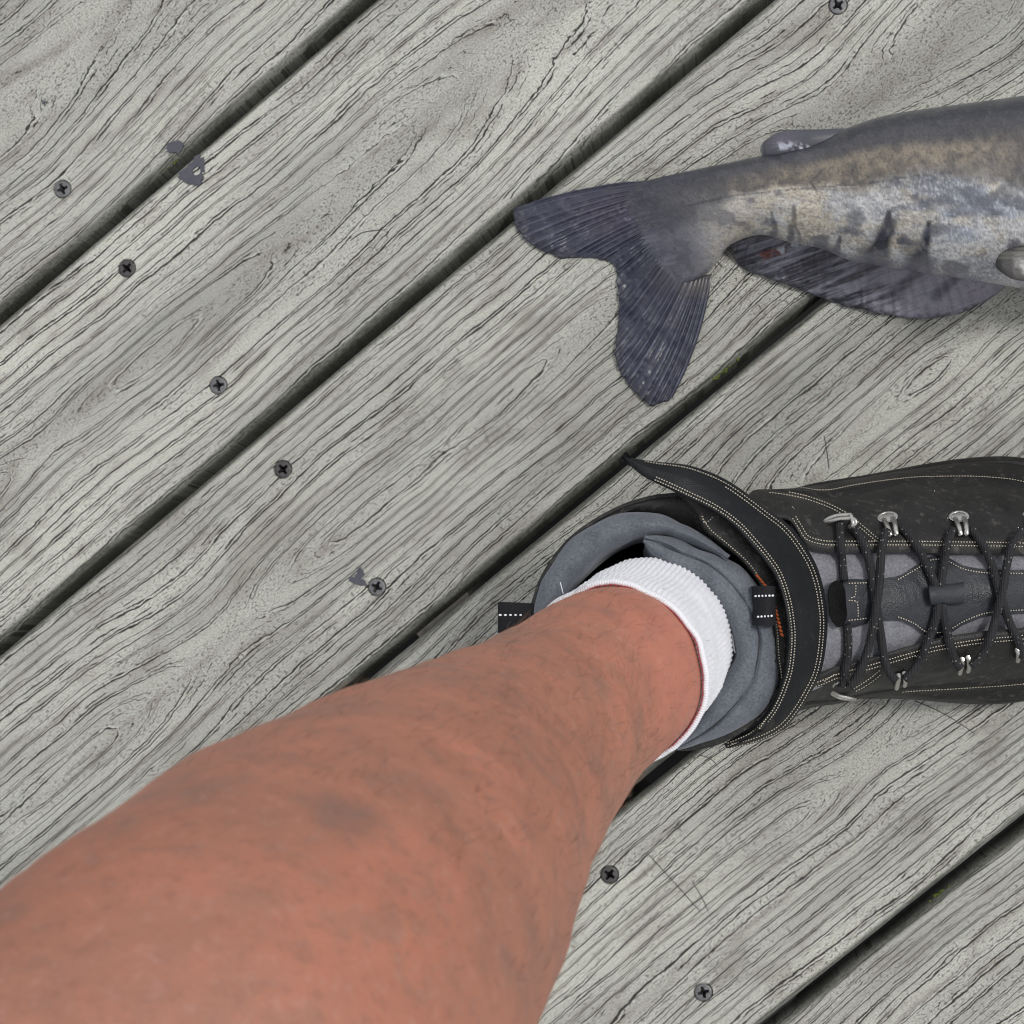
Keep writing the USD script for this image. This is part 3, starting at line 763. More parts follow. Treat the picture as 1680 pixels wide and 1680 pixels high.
for _ in range(1500):
    i, j = rng.integers(52, 258), rng.integers(0, 200)
    p_, n_, d_ = g[i, j], nrm[i, j], -(g[min(i + 1, 259), j] - g[i - 1, j]); d_ = d_ / np.linalg.norm(d_)
    side_ = np.cross(n_, d_) * rng.normal(0, .35)
    L = rng.uniform(.004, .010)
    for q_ in np.linspace(0, 1, 5):
        hp.append(p_ + n_ * (L * (.45 * q_ - .28 * q_ * q_)) + (d_ + side_) * L * q_)
    counts.append(5)
hc = UsdGeom.BasisCurves.Define(stage, str(leg_prim.GetPath()) + '/leg_hair')
hc.CreateTypeAttr('linear'); hc.CreateCurveVertexCountsAttr(counts)
hc.CreatePointsAttr(Vt.Vec3fArray.FromNumpy(np.array(hp, np.float32)))
hc.CreateWidthsAttr(Vt.FloatArray([0.00009])); hc.SetWidthsInterpolation('constant')
UsdShade.MaterialBindingAPI.Apply(hc.GetPrim()).Bind(simple('leg_hair_look', (0.16, 0.09, 0.055), 0.5))
tag(hc.GetPrim(), kind='stuff')

# sock
SK = np.array([(1080, 1048, .085, .0405), (1074, 1052, .110, .0405), (1060, 1059, .140, .0402), (1037, 1083, .170, .0397), (1018, 1098, .192, .0398), (1011, 1106, .2005, .0396)])
sa = W(SK[:, :3]); skn = np.r_[0, np.cumsum(np.linalg.norm(np.diff(sa, axis=0), axis=1))]
n_r, n_t = 1440, 90
tt = np.linspace(0, skn[-1], n_t)
sc = CubicSpline(skn, sa)(tt); sr = PchipInterpolator(skn, SK[:, 3])(tt)
dd = ax[3] - ax[1]; dd /= np.linalg.norm(dd)
aa = np.cross(dd, [0, -.6, .8]); aa /= np.linalg.norm(aa); bb = np.cross(dd, aa)
th = np.linspace(0, 2 * np.pi, n_r, endpoint=False)
rib = np.cos(th * 104)
amp = np.where(tt < skn[-1] - .005, .00034, .00015)
wav = (meshkit.fbm(np.stack(np.broadcast_arrays(np.cos(th)[None] * 3, np.sin(th)[None] * 3, tt[:, None] * 60), -1), 3, 4) - .5) * .003
rr_ = sr[:, None] + amp[:, None] * rib[None] * (.5 + 1.0 * meshkit.fbm(np.stack(np.broadcast_arrays(np.cos(th)[None] * 5, np.sin(th)[None] * 5, tt[:, None] * 40), -1), 2, 14)) + wav
g = sc[:, None] + rr_[..., None] * (np.cos(th)[None, :, None] * aa + np.sin(th)[None, :, None] * bb)
sock_look = simple('white_cotton', (0.76, 0.76, 0.79), 0.9, 0, 0.1, 0.05, 900.0, 0.7, 2200.0, 0.0004, sheen_weight=0.2)
sock = obj('sock', sheet(g, .0022, wrap_n=True), sock_look, '/World/person', smooth=True)
# rolled knitted rim with stitch bumps and the red thread at the skin
th = np.linspace(0, 2 * np.pi, 2400, endpoint=False)
wv = np.interp(np.arange(2400) / 2400 * n_r, np.arange(n_r), wav[-1])
rim_r = .0396 + wv; circ = sc[-1] + rim_r[:, None] * (np.cos(th)[:, None] * aa + np.sin(th)[:, None] * bb) + dd * .0005
kk = 14
ph = np.linspace(0, 2 * np.pi, kk, endpoint=False)
radial = np.cos(th)[:, None] * aa + np.sin(th)[:, None] * bb
bead = .0012 * (1 + .14 * np.abs(np.sin(th * 110)))
g = circ[:, None] + bead[:, None, None] * (np.cos(ph)[None, :, None] * radial[:, None] * 1.05 + np.sin(ph)[None, :, None] * dd * 1.5)
v = g.reshape(-1, 3)
rimm = trimesh.Trimesh(v, tri(grid_faces(2400, kk, True, True)), process=False); trimesh.repair.fix_normals(rimm)
obj('cuff_rim', rimm, sock_look, str(sock.GetPath()), smooth=True)
red = sc[-1] + (.0386 + wv)[:, None] * radial + dd * .0022
rb = .00030 * (1 + .5 * np.sin(th * 110))
g = red[:, None] + rb[:, None, None] * (np.cos(ph)[None, :, None] * radial[:, None] + np.sin(ph)[None, :, None] * dd)
rd = trimesh.Trimesh(g.reshape(-1, 3), tri(grid_faces(2400, kk, True, True)), process=False); trimesh.repair.fix_normals(rd)
obj('red_thread', rd, simple('red_thread_look', (0.30, 0.05, 0.06), 0.8), str(sock.GetPath()), smooth=True)


# ------------------------------------------------------------------ boot
boot = tag(xf('hiking_boot'), 'dark leather lace-up boot with grey padded collar, worn on the foot', 'boot')
BP = str(boot.GetPath())


def leather(name, c0, c1, rough=0.48, spec=0.45, worn=1.0):
    g = NG()
    pos = g.add('geometry', 'position')
    n = g.noise(pos, 60.0, 4.0, 0.6); f = g.noise(pos, 900.0, 3.0, 0.65)
    col = g.ramp(n, (0.3, c0), (0.72, c1))
    scuff = g.m('multiply', g.step(g.noise(pos, 230.0, 4.0, 0.7), 0.53, 0.68), g.step(n, 0.40, 0.60, 0.12 * worn, 0.85 * worn))
    col = g.mix(scuff, col, (0.070, 0.064, 0.056))
    col = g.mix(g.step(f, 0.66, 0.76, 0.0, 0.35), col, (0.06, 0.055, 0.05))
    pore = g.add('voronoi_texture', 'distance', vector=pos, scale=1300.0, feature='f1')
    h = g.m('add', g.m('multiply', pore, 0.6), g.m('multiply', g.noise(pos, 150.0, 4.0, 0.6), 1.4))
    nb = g.add('bump', 'normal', height=h, strength=0.45, distance=0.0005)
    rg = g.step(n, 0.35, 0.65, rough - 0.07, rough + 0.12)
    return g.done(name, g.add('principled_bsdf', 'BSDF', base_color=col, roughness=rg, specular_ior_level=spec, normal=nb))


def suede(name, c0, c1):
    g = NG()
    pos = g.add('geometry', 'position')
    n = g.noise(pos, 900.0, 4.0, 0.75); n2 = g.noise(pos, 90.0, 4.0, 0.6)
    col = g.mix(0.4, g.ramp(n, (0.36, tuple(.85 * q for q in c0)), (0.64, tuple(1.1 * q for q in c1))), g.ramp(n2, (0.36, c0), (0.64, c1)))
    nb = g.add('bump', 'normal', height=n, strength=0.55, distance=0.0005)
    return g.done(name, g.add('principled_bsdf', 'BSDF', base_color=col, roughness=0.92, specular_ior_level=0.15, sheen_weight=0.35, sheen_roughness=0.5, sheen_tint=(.55, .57, .62), normal=nb))


upper_look = leather('boot_leather', (0.0095, 0.0093, 0.009), (0.023, 0.0222, 0.021), 0.5, 0.28)
strap_look = leather('strap_leather', (0.0055, 0.0065, 0.0078), (0.0095, 0.0108, 0.0125), 0.5, 0.22, 0.18)
patch_look = leather('patch_leather', (0.014, 0.016, 0.019), (0.027, 0.030, 0.035), 0.46, 0.30, 0.4)
rubber_look = leather('boot_rubber', (0.0085, 0.0085, 0.0082), (0.017, 0.016, 0.015), 0.6, 0.25)
grey_look = suede('grey_padding', (0.072, 0.080, 0.094), (0.145, 0.156, 0.176))
tongue_look = suede('grey_suede', (0.115, 0.115, 0.128), (0.235, 0.235, 0.255))
black_web = simple('black_webbing', (0.012, 0.012, 0.014), 0.8, 0, 0.2, 0.3, 900.0, 0.6, 1500.0)
fuzzy_look = simple('velcro_loop', (0.010, 0.010, 0.010), 0.95, 0, 0.1, 0.6, 1500.0, 1.0, 1500.0, 0.001)
thread_look = simple('cream_thread', (0.50, 0.45, 0.36), 0.8, 0, 0.2, 0.25, 700.0)
white_thread = simple('white_thread', (0.75, 0.76, 0.78), 0.8)
orange_thread = simple('orange_thread', (0.33, 0.075, 0.022), 0.8, 0, 0.2, 0.4, 900.0)
metal_look = simple('hook_metal', (0.48, 0.465, 0.44), 0.32, 1.0, 0.5, 0.25, 700.0, 0.3, 900.0, 0.0003)
yellow_look = simple('yellow_residue', (0.45, 0.36, 0.10), 0.8)

# outsole
sole_px = [(925, 1012), (935, 965), (965, 915), (1020, 878), (1090, 868), (1160, 868), (1240, 830), (1311, 800), (1404, 783), (1514, 763), (1600, 752), (1650, 751), (1720, 765), (1790, 805), (1840, 880), (1850, 960), (1825, 1050), (1770, 1115), (1680, 1150), (1569, 1154), (1486, 1147), (1432, 1146), (1340, 1150), (1240, 1168), (1120, 1175), (1010, 1150), (950, 1095)]
so = spline(zW(sole_px, .010)[:, :2], 220, True)
po = Polygon(so)
layers = []
for z, off in ((0.0005, -.004), (0.003, -.0012), (0.012, 0.0), (0.020, -.0006), (0.026, -.0018), (0.029, -.0042)):
    ringp = spline(np.array(po.buffer(off).exterior.coords)[:-1], 220, True)
    k0 = np.argmin(ringp[:, 0] + 1e-3 * ringp[:, 1]); ringp = np.roll(ringp, -k0, 0)
    if Polygon(ringp).exterior.is_ccw:
        ringp = ringp[::-1]
    layers.append(np.c_[ringp, np.full(220, z)])
obj('outsole', skin_of(np.array(layers)), rubber_look, BP, smooth=35)

# shaft: the leather leg of the boot
heel = np.array([(872, 1005), (888, 953), (915, 909), (953, 871), (997, 843), (1041, 824), (1085, 814), (1129, 811), (1190, 826), (1245, 866), (1283, 930), (1296, 1000), (1294, 1060), (1280, 1115), (1258, 1160), (1226, 1195), (1180, 1221), (1140, 1231), (1088, 1231), (1020, 1222), (955, 1190), (905, 1130), (878, 1065)], float)
top = zW(heel, .136)
ctr = top[:, :2].mean(0)
rings = []
for z, sc_, dx in ((.024, .985, .004), (.045, .99, .003), (.070, .955, .004), (.095, .95, .003), (.118, .975, .001), (.130, .998, 0), (.136, 1.0, 0)):
    q = np.c_[ctr + (top[:, :2] - ctr) * sc_ + [dx, 0], np.full(len(top), z)]
    rings.append(spline(q, 260, True))
g = np.array(rings)
tq = np.linspace(0, 1, len(rings)); g = PchipInterpolator(tq, g, axis=0)(np.linspace(0, 1, 40))
obj('shaft', sheet(g, .0028, up=False, wrap_n=True), upper_look, BP, smooth=True)

# padded collar
co = [(1197, 912), (1172, 892), (1128, 863), (1079, 845), (1041, 842), (992, 853), (942, 880), (907, 921), (884, 965), (876, 1010), (884, 1070), (908, 1128), (956, 1182), (1020, 1213), (1088, 1224)]
ci = [(1192, 920), (1165, 906), (1123, 888), (1080, 877), (1050, 880), (1018, 893), (985, 912), (958, 937), (932, 967), (918, 1005), (920, 1062), (940, 1112), (975, 1150), (1030, 1180), (1090, 1192)]
cm = [tuple(np.array(p) * .5 + np.array(q_) * .5) for p, q_ in zip(co, ci)]
cx_, cy_ = 1055, 1040
cin = [(cx_ + (p[0] - cx_) * .93, cy_ + (p[1] - cy_) * .93) for p in ci]
prof = [zW(co, .122), zW([(cx_ + (p[0] - cx_) * 1.004, cy_ + (p[1] - cy_) * 1.004) for p in co], .136), zW([tuple(np.array(p) * .8 + np.array(q_) * .2) for p, q_ in zip(co, ci)], .1425), zW(cm, .1440), zW([tuple(np.array(p) * .2 + np.array(q_) * .8) for p, q_ in zip(co, ci)], .1405), zW(ci, .134), zW(cin, .105)]
g = loft_grid(prof, 200, 44)
lump = (meshkit.fbm(g * 60, 3, 8) - .5) * .0022
g = g + normals(g) * lump[..., None]
collar = obj('collar', sheet(g, .0018), grey_look, BP, smooth=True)

hp_ = spline(np.array(heel), 200, True); cp_ = np.array(co, float)
d_, i_ = cKDTree(hp_).query(spline(cp_, 160))
fo, fi = hp_[i_], spline(cp_, 160)
face = np.stack([P(fo[:, 0] * (1 - w_) + fi[:, 0] * w_, fo[:, 1] * (1 - w_) + fi[:, 1] * w_, z_) for w_, z_ in ((.02, .1362), (.35, .1368), (.7, .1352), (1.06, .130))])
obj('cuff_facing', sheet(face, .0012), upper_look, BP, smooth=True)

# dark lining inside the shaft
lin_ = [zW(ci, .112), zW(cin, .085), zW([(cx_ + (p[0] - cx_) * .80, cy_ + (p[1] - cy_) * .80) for p in ci], .06)]
obj('lining', sheet(loft_grid(lin_, 80, 10), .001), fuzzy_look, BP, smooth=True)

# tongue top
t_in = [(1057, 893), (1074, 917), (1101, 937), (1128, 953), (1159, 970), (1183, 1007), (1200, 1036), (1206, 1072), (1186, 1107), (1168, 1131), (1154, 1164), (1135, 1195), (1104, 1224)]
t_se = [(1056, 884), (1087, 893), (1118, 908), (1156, 923), (1183, 942), (1211, 972), (1235, 1010), (1246, 1049), (1239, 1103), (1223, 1135), (1203, 1160), (1170, 1192), (1110, 1227)]
t_ou = [(1064, 877), (1101, 880), (1142, 899), (1177, 911), (1214, 930), (1246, 966), (1263, 1005), (1273, 1052), (1278, 1104), (1264, 1150), (1228, 1185), (1184, 1207), (1114, 1230)]
mid = lambda a_, b_, w: [tuple(np.array(p) * (1 - w) + np.array(q_) * w) for p, q_ in zip(a_, b_)]
t_dn = [(p[0] + (1040 - p[0]) * .10, p[1] + (1060 - p[1]) * .10) for p in t_in]
rowz = [(t_dn, .105), (t_in, .1365), (mid(t_in, t_se, .12), .1440), (mid(t_in, t_se, .5), .1480), (mid(t_in, t_se, .88), .1468), (t_se, .1448), (mid(t_se, t_ou, .14), .1470), (mid(t_se, t_ou, .55), .1450), (t_ou, .1375), (mid(t_se, t_ou, 1.04), .120)]
zbump = lambda pts, z: W([(p[0], p[1], z - .004 * max(0, 1 - i / 2.0) - .003 * max(0, (i - 10) / 2)) for i, p in enumerate(pts)])
g = loft_grid([zbump(p, z) for p, z in rowz], 220, 60)
g = g + normals(g) * ((meshkit.fbm(g * 55, 3, 12) - .5) * .002)[..., None]
tongue = obj('tongue_pad', sheet(g, .0016), grey_look, BP, smooth=True)

# everything that lies on the boot is laid on these surfaces
GRIDS = []


def height_at(px, lift=0.0):
    q = np.vstack([PX(g_.reshape(-1, 3)) for g_ in GRIDS]); z = np.concatenate([g_.reshape(-1, 3)[:, 2] for g_ in GRIDS])
    tree = cKDTree(q)
    d, i = tree.query(np.asarray(px, float), k=5)
    return z[i].max(1) + lift


def foot_z(x):
    return np.interp(x, [1240, 1290, 1350, 1430, 1520, 1600, 1680, 1760, 1850], [.128, .124, .117, .108, .099, .092, .085, .074, .045])


XS = np.linspace(1224, 1850, 64)
up_out = PchipInterpolator([1222, 1240, 1311, 1404, 1514, 1600, 1650, 1720, 1790, 1850], [818, 806, 800, 785, 767, 757, 757, 771, 812, 960])
up_rand = PchipInterpolator([1222, 1240, 1300, 1350, 1404, 1459, 1514, 1582, 1651, 1700, 1760, 1850], [822, 803, 804, 810, 801, 793, 788, 787, 791, 802, 830, 962])
up_edge = PchipInterpolator([1222, 1240, 1290, 1306, 1318, 1336, 1363, 1432, 1486, 1569, 1680, 1760, 1850], [836, 850, 852, 868, 890, 903, 907, 907, 907, 908, 910, 952, 966])
lo_edge = PchipInterpolator([1222, 1240, 1318, 1350, 1363, 1432, 1486, 1541, 1610, 1680, 1760, 1850], [1124, 1122, 1112, 1103, 1097, 1077, 1061, 1047, 1036, 1029, 982, 975])
lo_rand = PchipInterpolator([1222, 1240, 1310, 1377, 1432, 1486, 1569, 1680, 1760, 1850], [1192, 1190, 1160, 1150, 1139, 1131, 1126, 1118, 1098, 980])
lo_out = PchipInterpolator([1222, 1240, 1322, 1377, 1432, 1486, 1569, 1680, 1770, 1850], [1212, 1210, 1163, 1154, 1144, 1146, 1153, 1150, 1112, 985])


def rows(f, z):
    return P(XS, f(XS), z)


zf = foot_z(XS)
UPW = sst(XS, 1250, 1420)
side = lambda f1, f2, w: (lambda X: f1(X) * (1 - w) + f2(X) * w)
# vamp leather below (rand and side)
low_z = np.interp(XS, [1250, 1340, 1450, 1560, 1850], [.075, .062, .046, .038, .022])
rand_z = np.interp(XS, [1250, 1340, 1450, 1560, 1700, 1850], [.100, .082, .064, .052, .046, .026])
upper_g = loft_grid([rows(up_out, .020), rows(side(up_out, up_rand, .12), low_z * .7 + .008), rows(side(up_out, up_rand, .5), low_z * .5 + rand_z * .5), rows(up_rand, rand_z), rows(side(up_rand, up_edge, .10), rand_z + .003)], 240, 30)
obj('side_leather', sheet(upper_g, .003), rubber_look, BP, smooth=True); GRIDS.append(upper_g)
lower_g = loft_grid([rows(lo_out, .020), rows(side(lo_out, lo_rand, .2), low_z * .7 + .008), rows(side(lo_out, lo_rand, .6), low_z * .4 + rand_z * .5), rows(lo_rand, rand_z), rows(side(lo_rand, lo_edge, .10), rand_z + .003)], 240, 30)
obj('side_leather', sheet(lower_g, .003), rubber_look, BP, smooth=True); GRIDS.append(lower_g)


def wr(g_, a_, s_):
    return g_ + normals(g_) * ((meshkit.fbm(g_ * s_, 3, 17) - .5) * a_)[..., None]


panel_u = wr(loft_grid([rows(side(up_rand, up_edge, -.01), rand_z - .006), rows(side(up_rand, up_edge, .04), rand_z + .0005), rows(side(up_rand, up_edge, .25), rand_z * .55 + zf * .45), rows(side(up_rand, up_edge, .6), rand_z * .17 + zf * .83), rows(side(up_rand, up_edge, .93), zf + .0005), rows(up_edge, zf - .0002)], 260, 60), .0024, 45)
obj('eyelet_panel', sheet(panel_u, .0024), upper_look, BP, smooth=30); GRIDS.append(panel_u)
panel_l = wr(loft_grid([rows(side(lo_rand, lo_edge, -.01), rand_z - .006), rows(side(lo_rand, lo_edge, .05), rand_z + .0005), rows(side(lo_rand, lo_edge, .3), rand_z * .5 + zf * .5), rows(side(lo_rand, lo_edge, .65), rand_z * .14 + zf * .86), rows(side(lo_rand, lo_edge, .93), zf + .0005), rows(lo_edge, zf - .0002)], 260, 60), .0024, 45)
obj('eyelet_panel', sheet(panel_l, .0024), upper_look, BP, smooth=30); GRIDS.append(panel_l)
mx = lambda w: (lambda X: up_edge(X) * (1 - w) + lo_edge(X) * w)
XS = np.linspace(1300, 1850, 61); zf = foot_z(XS)
tong = wr(loft_grid([rows(mx(-.12), zf - .008), rows(mx(.0), zf - .0055), rows(mx(.2), zf - .0005), rows(mx(.5), zf + .0022), rows(mx(.8), zf - .0005), rows(mx(1.0), zf - .0055), rows(mx(1.12), zf - .008)], 260, 60), .0022, 60)
obj('tongue', sheet(tong, .002), tongue_look, BP, smooth=True); GRIDS.append(tong)


def patch_grid(up, lo, n=120, m=26, lift=.0014, edge=.0006):
    u_, l_ = spline(up, n), spline(lo, n)
    w = np.linspace(0, 1, m)[:, None, None]
    px_ = u_[None] * (1 - w) + l_[None] * w
    z = height_at(px_.reshape(-1, 2)).reshape(m, n)
    for _ in range(3):
        z = (z + np.roll(z, 1, 1) + np.roll(z, -1, 1)) / 3 if False else z
    return P(px_[..., 0], px_[..., 1], z + lift)


pu = [(1386, 953), (1432, 950), (1473, 945), (1506, 926), (1527, 913), (1545, 911), (1558, 916), (1582, 928), (1623, 934), (1690, 935), (1760, 938)]
pl = [(1386, 1026), (1426, 1019), (1473, 1018), (1500, 1029), (1522, 1043), (1538, 1044), (1555, 1040), (1582, 1025), (1623, 1011), (1690, 1006), (1760, 1002)]
patch = patch_grid(pu, pl)
obj('tongue_patch', sheet(patch, .0016), patch_look, BP, smooth=30)
GRIDS.append(patch)
# raised pocket tab at the top of the patch, open towards the ankle
tabu = [(1383, 953), (1390, 950), (1402, 950), (1424, 951)]; tabl = [(1381, 1028), (1390, 1031), (1402, 1029), (1424, 1022)]
u_, l_ = spline(tabu, 40), spline(tabl, 40)
w = np.linspace(0, 1, 24)[:, None, None]
px_ = u_[None] * (1 - w) + l_[None] * w
z = foot_z(px_[..., 0]) + .0025 + .0048 * np.sin(np.pi * w[..., 0]) ** .6 * np.interp(px_[..., 0], [1366, 1395, 1424], [1, .75, .25])
tabg = P(px_[..., 0], px_[..., 1], z)
obj('lace_tab', sheet(tabg, .0016), patch_look, BP, smooth=30)
pk = trimesh.creation.box((.0072, .0165, .0015))
pkp = P(1377, 990, foot_z(1377) + .0072)
e_ = spline([(1362, 960), (1372, 952), (1382, 958), (1388, 988), (1386, 1022), (1378, 1029), (1367, 1020), (1360, 988)], 40, True)
zz_ = foot_z(1375) + .0082 + 0 * e_[:, 0]
ew = P(e_[:, 0], e_[:, 1], zz_)
obj('tab_mouth', skin_of(np.stack([ew * [1, 1, 1] - [0, 0, .004], ew, (ew + ew.mean(0)) / 2 - [0, 0, .0012], (ew * .2 + ew.mean(0) * .8) - [0, 0, .0018]])), fuzzy_look, BP, smooth=30)
# lace keeper
u_, l_ = spline([(1524, 961), (1545, 959), (1565, 957), (1582, 954)], 40), spline([(1528, 993), (1548, 992), (1566, 992), (1581, 991)], 40)
w = np.linspace(0, 1, 20)[:, None, None]; px_ = u_[None] * (1 - w) + l_[None] * w
keep = P(px_[..., 0], px_[..., 1], foot_z(px_[..., 0]) + .0064 + .0030 * np.sin(np.pi * w[..., 0]) ** .5)
obj('lace_keeper', sheet(keep, .0014), patch_look, BP, smooth=30)
KEEP = keep

# cuff strap across the front of the ankle
s_out = [(1021, 747), (1041, 752), (1074, 757), (1123, 762), (1161, 773), (1197, 790), (1229, 812), (1262, 837), (1295, 862), (1322, 896), (1343, 936), (1354, 980), (1358, 1021), (1355, 1062), (1347, 1103), (1330, 1138), (1311, 1168), (1286, 1196), (1254, 1213), (1226, 1222), (1196, 1228)]
s_in = [(1021, 749), (1037, 767), (1058, 783), (1090, 799), (1129, 818), (1166, 836), (1203, 862), (1233, 895), (1254, 920), (1268, 940), (1281, 972), (1289, 1007), (1293, 1046), (1290, 1090), (1281, 1125), (1266, 1160), (1250, 1182), (1228, 1202), (1205, 1213), (1188, 1220)]
zo = np.interp(range(21), [0, 3, 6, 9, 13, 17, 20], [.150, .146, .136, .126, .124, .122, .118]); zi = np.interp(range(20), [0, 3, 6, 9, 13, 16, 19], [.150, .151, .152, .1515, .1495, .142, .122])
so_, si_ = spline(np.c_[s_out, zo], 60), spline(np.c_[s_in, zi], 60)
lf = lambda w, dz: W(so_ * (1 - w) + si_ * w + [0, 0, dz])
strap_g = loft_grid([lf(.0, -.001), lf(.04, .0005), lf(.25, .0022), lf(.5, .0030), lf(.75, .0022), lf(.96, .0008), lf(1., -.0008)], 260, 40)
strap = obj('cuff_strap', sheet(strap_g, .0026), strap_look, BP, smooth=True)
# under layer of the strap with its fuzzy face
v_in = [(1112, 812), (1146, 850), (1153, 867), (1184, 893), (1222, 926), (1246, 960), (1262, 1000), (1270, 1035), (1274, 1080), (1280, 1112), (1264, 1160), (1240, 1198)]
v_out = [(1130, 800), (1180, 826), (1215, 858), (1243, 888), (1268, 920), (1287, 960), (1300, 1000), (1304, 1040), (1302, 1080), (1296, 1118), (1284, 1160), (1262, 1200)]
vi, vo = np.c_[v_in, np.linspace(.140, .1405, 12)], np.c_[v_out, np.linspace(.139, .134, 12)]
vl = lambda w, dz: W(vi * (1 - w) + vo * w + [0, 0, dz])
velcro_g = loft_grid([vl(0, -.002), vl(.05, .001), vl(.4, .0025), vl(1, .0010)], 200, 26)
obj('under_strap', sheet(velcro_g, .0022), upper_look, BP, smooth=True)
rng = np.random.default_rng(3)
vg = velcro_g[2:14].reshape(-1, 3)
fz = []
lo_e = spline(np.c_[[(1090, 1230), (1142, 1228), (1190, 1216), (1226, 1196), (1262, 1158), (1281, 1120)], [.128, .130, .131, .132, .133, .134]], 60)
edgef = np.vstack([W(lo_e), W(np.c_[spline(v_in, 60), np.full(60, .141)]), W(np.c_[spline(s_in, 70), np.full(70, .1505)])])
for p in np.vstack([edgef[rng.integers(0, len(edgef), 900)]]):
    d_ = rng.normal(0, 1, 3); d_ /= np.linalg.norm(d_); L = rng.uniform(.0008, .0022)
    p = p + rng.normal(0, .0006, 3)
    bend = p + d_ * L * .5 + rng.normal(0, .0004, 3)
    fz.append(tube(spline([p, bend, p + d_ * L], 4), .00008, 3))
tag(obj('fuzz', cat(fz), fuzzy_look, BP, smooth=False), kind='stuff')

# collar and cuff edge binding
bind = np.r_[W(np.c_[spline(heel[:9], 90), np.full(90, .1365)])]
obj('cuff_binding', tube(bind, .0011, 8), upper_look, BP, smooth=True)


# stitching: every stitch is its own small thread dash
def stitches(path, grids, step=4.6, duty=.62, r=.00030, lift=.00025, off=0.0):
    p = spline(path, 400)
    if off:
        d_ = np.gradient(p, axis=0); d_ /= np.linalg.norm(d_, axis=1, keepdims=True)
        p = p + off * np.c_[-d_[:, 1], d_[:, 0]]
    sl = np.r_[0, np.cumsum(np.linalg.norm(np.diff(p, axis=0), axis=1))]
    at = np.arange(0, sl[-1] - step, step)
    q = np.vstack([PX(g_.reshape(-1, 3)) for g_ in grids]); zz = np.concatenate([g_.reshape(-1, 3)[:, 2] for g_ in grids])
    tree = cKDTree(q)

    def zat(px_):
        d_, i = tree.query(px_, k=4)
        return zz[i].max(1)
    res = []
    rng_ = np.random.default_rng(len(at))
    base_ = trimesh.creation.icosphere(1, 1.0)
    for s0 in at:
        s1 = s0 + step * duty * rng_.uniform(.85, 1.1)
        a_ = np.array([np.interp(s0, sl, p[:, 0]), np.interp(s0, sl, p[:, 1])]); b_ = np.array([np.interp(s1, sl, p[:, 0]), np.interp(s1, sl, p[:, 1])])
        z_ = zat(np.array([a_, b_])) + lift
        A_, B_ = P(a_[0], a_[1], z_[0]), P(b_[0], b_[1], z_[1])
        dv = B_ - A_; L = np.linalg.norm(dv); dv /= L
        n_ = np.array([0, 0, 1.0]); sd_ = np.cross(n_, dv); sd_ /= np.linalg.norm(sd_); n_ = np.cross(dv, sd_)
        vv_ = base_.vertices * [L / 2, r, r]
        res.append(trimesh.Trimesh((A_ + B_) / 2 + vv_[:, :1] * dv + vv_[:, 1:2] * sd_ + vv_[:, 2:] * n_, base_.faces, process=False))
    return res


def thread(name, ms, look=thread_look):
    tag(obj('stitching', cat(ms), look, BP, smooth=True), kind='stuff')


inset = lambda pts_o, pts_i, w: [tuple(np.array(p) * (1 - w) + np.array(q_) * w) for p, q_ in zip(pts_o, pts_i)]
SG = [strap_g]
thread('s', stitches(inset(so_[:, :2], si_[:, :2], .10)[3:], SG) + stitches(inset(so_[:, :2], si_[:, :2], .10)[14:], SG, off=5.5) + stitches(inset(so_[:, :2], si_[:, :2], .90)[6:], SG) + stitches(inset(so_[:, :2], si_[:, :2], .90)[6:], SG, off=-5.0))
thread('v', stitches(inset(v_in, v_out, .16)[1:], [velcro_g]) + stitches([(1153, 846), (1156, 858), (1166, 852), (1172, 842)], [velcro_g]))
PU, PL, SU, SL = [panel_u], [panel_l], [upper_g], [lower_g]
xs = np.linspace(1336, 1745, 40)
ue = [(x_, up_edge(x_) - 13) for x_ in xs]; le = [(x_, lo_edge(x_) + 13) for x_ in xs]
corner = [(1300, 850), (1310, 866), (1322, 884), (1340, 893)]
thread('pu', stitches(corner[:-1] + ue, PU) + stitches(corner[:-1] + ue, PU, off=-6.0) + stitches([(1262, 808), (1308, 815), (1350, 828), (1388, 847), (1415, 869), (1440, 890)], PU) + stitches([(1262, 808), (1308, 815), (1350, 828), (1388, 847), (1415, 869), (1440, 890)], PU, off=-5))
thread('pl', stitches(le, PL) + stitches(le, PL, off=6.0) + stitches([(1352, 1118), (1372, 1104)], PL) + stitches([(1400, 1130), (1420, 1118), (1445, 1098)], PL) + stitches([(1404, 1134), (1424, 1123), (1449, 1103)], PL))
xs2 = np.linspace(1285, 1745, 40)
thread('su', stitches([(x_, up_rand(x_) - 6) for x_ in xs2], SU, r=.00026) + stitches([(x_, lo_rand(x_) + 4) for x_ in np.linspace(1480, 1745, 30)], SL, r=.00026))
thread('pt', stitches([tuple(np.array(p) + [0, 6]) for p in pu[2:]], [patch], step=4.4) + stitches([tuple(np.array(p) - [0, 6]) for p in pl[2:]], [patch], step=4.4)
       + stitches([(1392, 957), (1428, 956)], [tabg]) + stitches([(1392, 1018), (1426, 1014)], [tabg]) + stitches([(1404, 960), (1403, 978), (1392, 981)], [tabg]) + stitches([(1392, 985), (1406, 987), (1408, 1016)], [tabg]))
# dark seam line in the tongue padding
seam = spline(np.c_[t_se[1:], np.full(len(t_se) - 1, .1449)], 200)
obj('seam', tube(W(seam), .00028, 6), simple('dark_seam', (.035, .038, .045), .9), str(tongue.GetPath()), smooth=True)
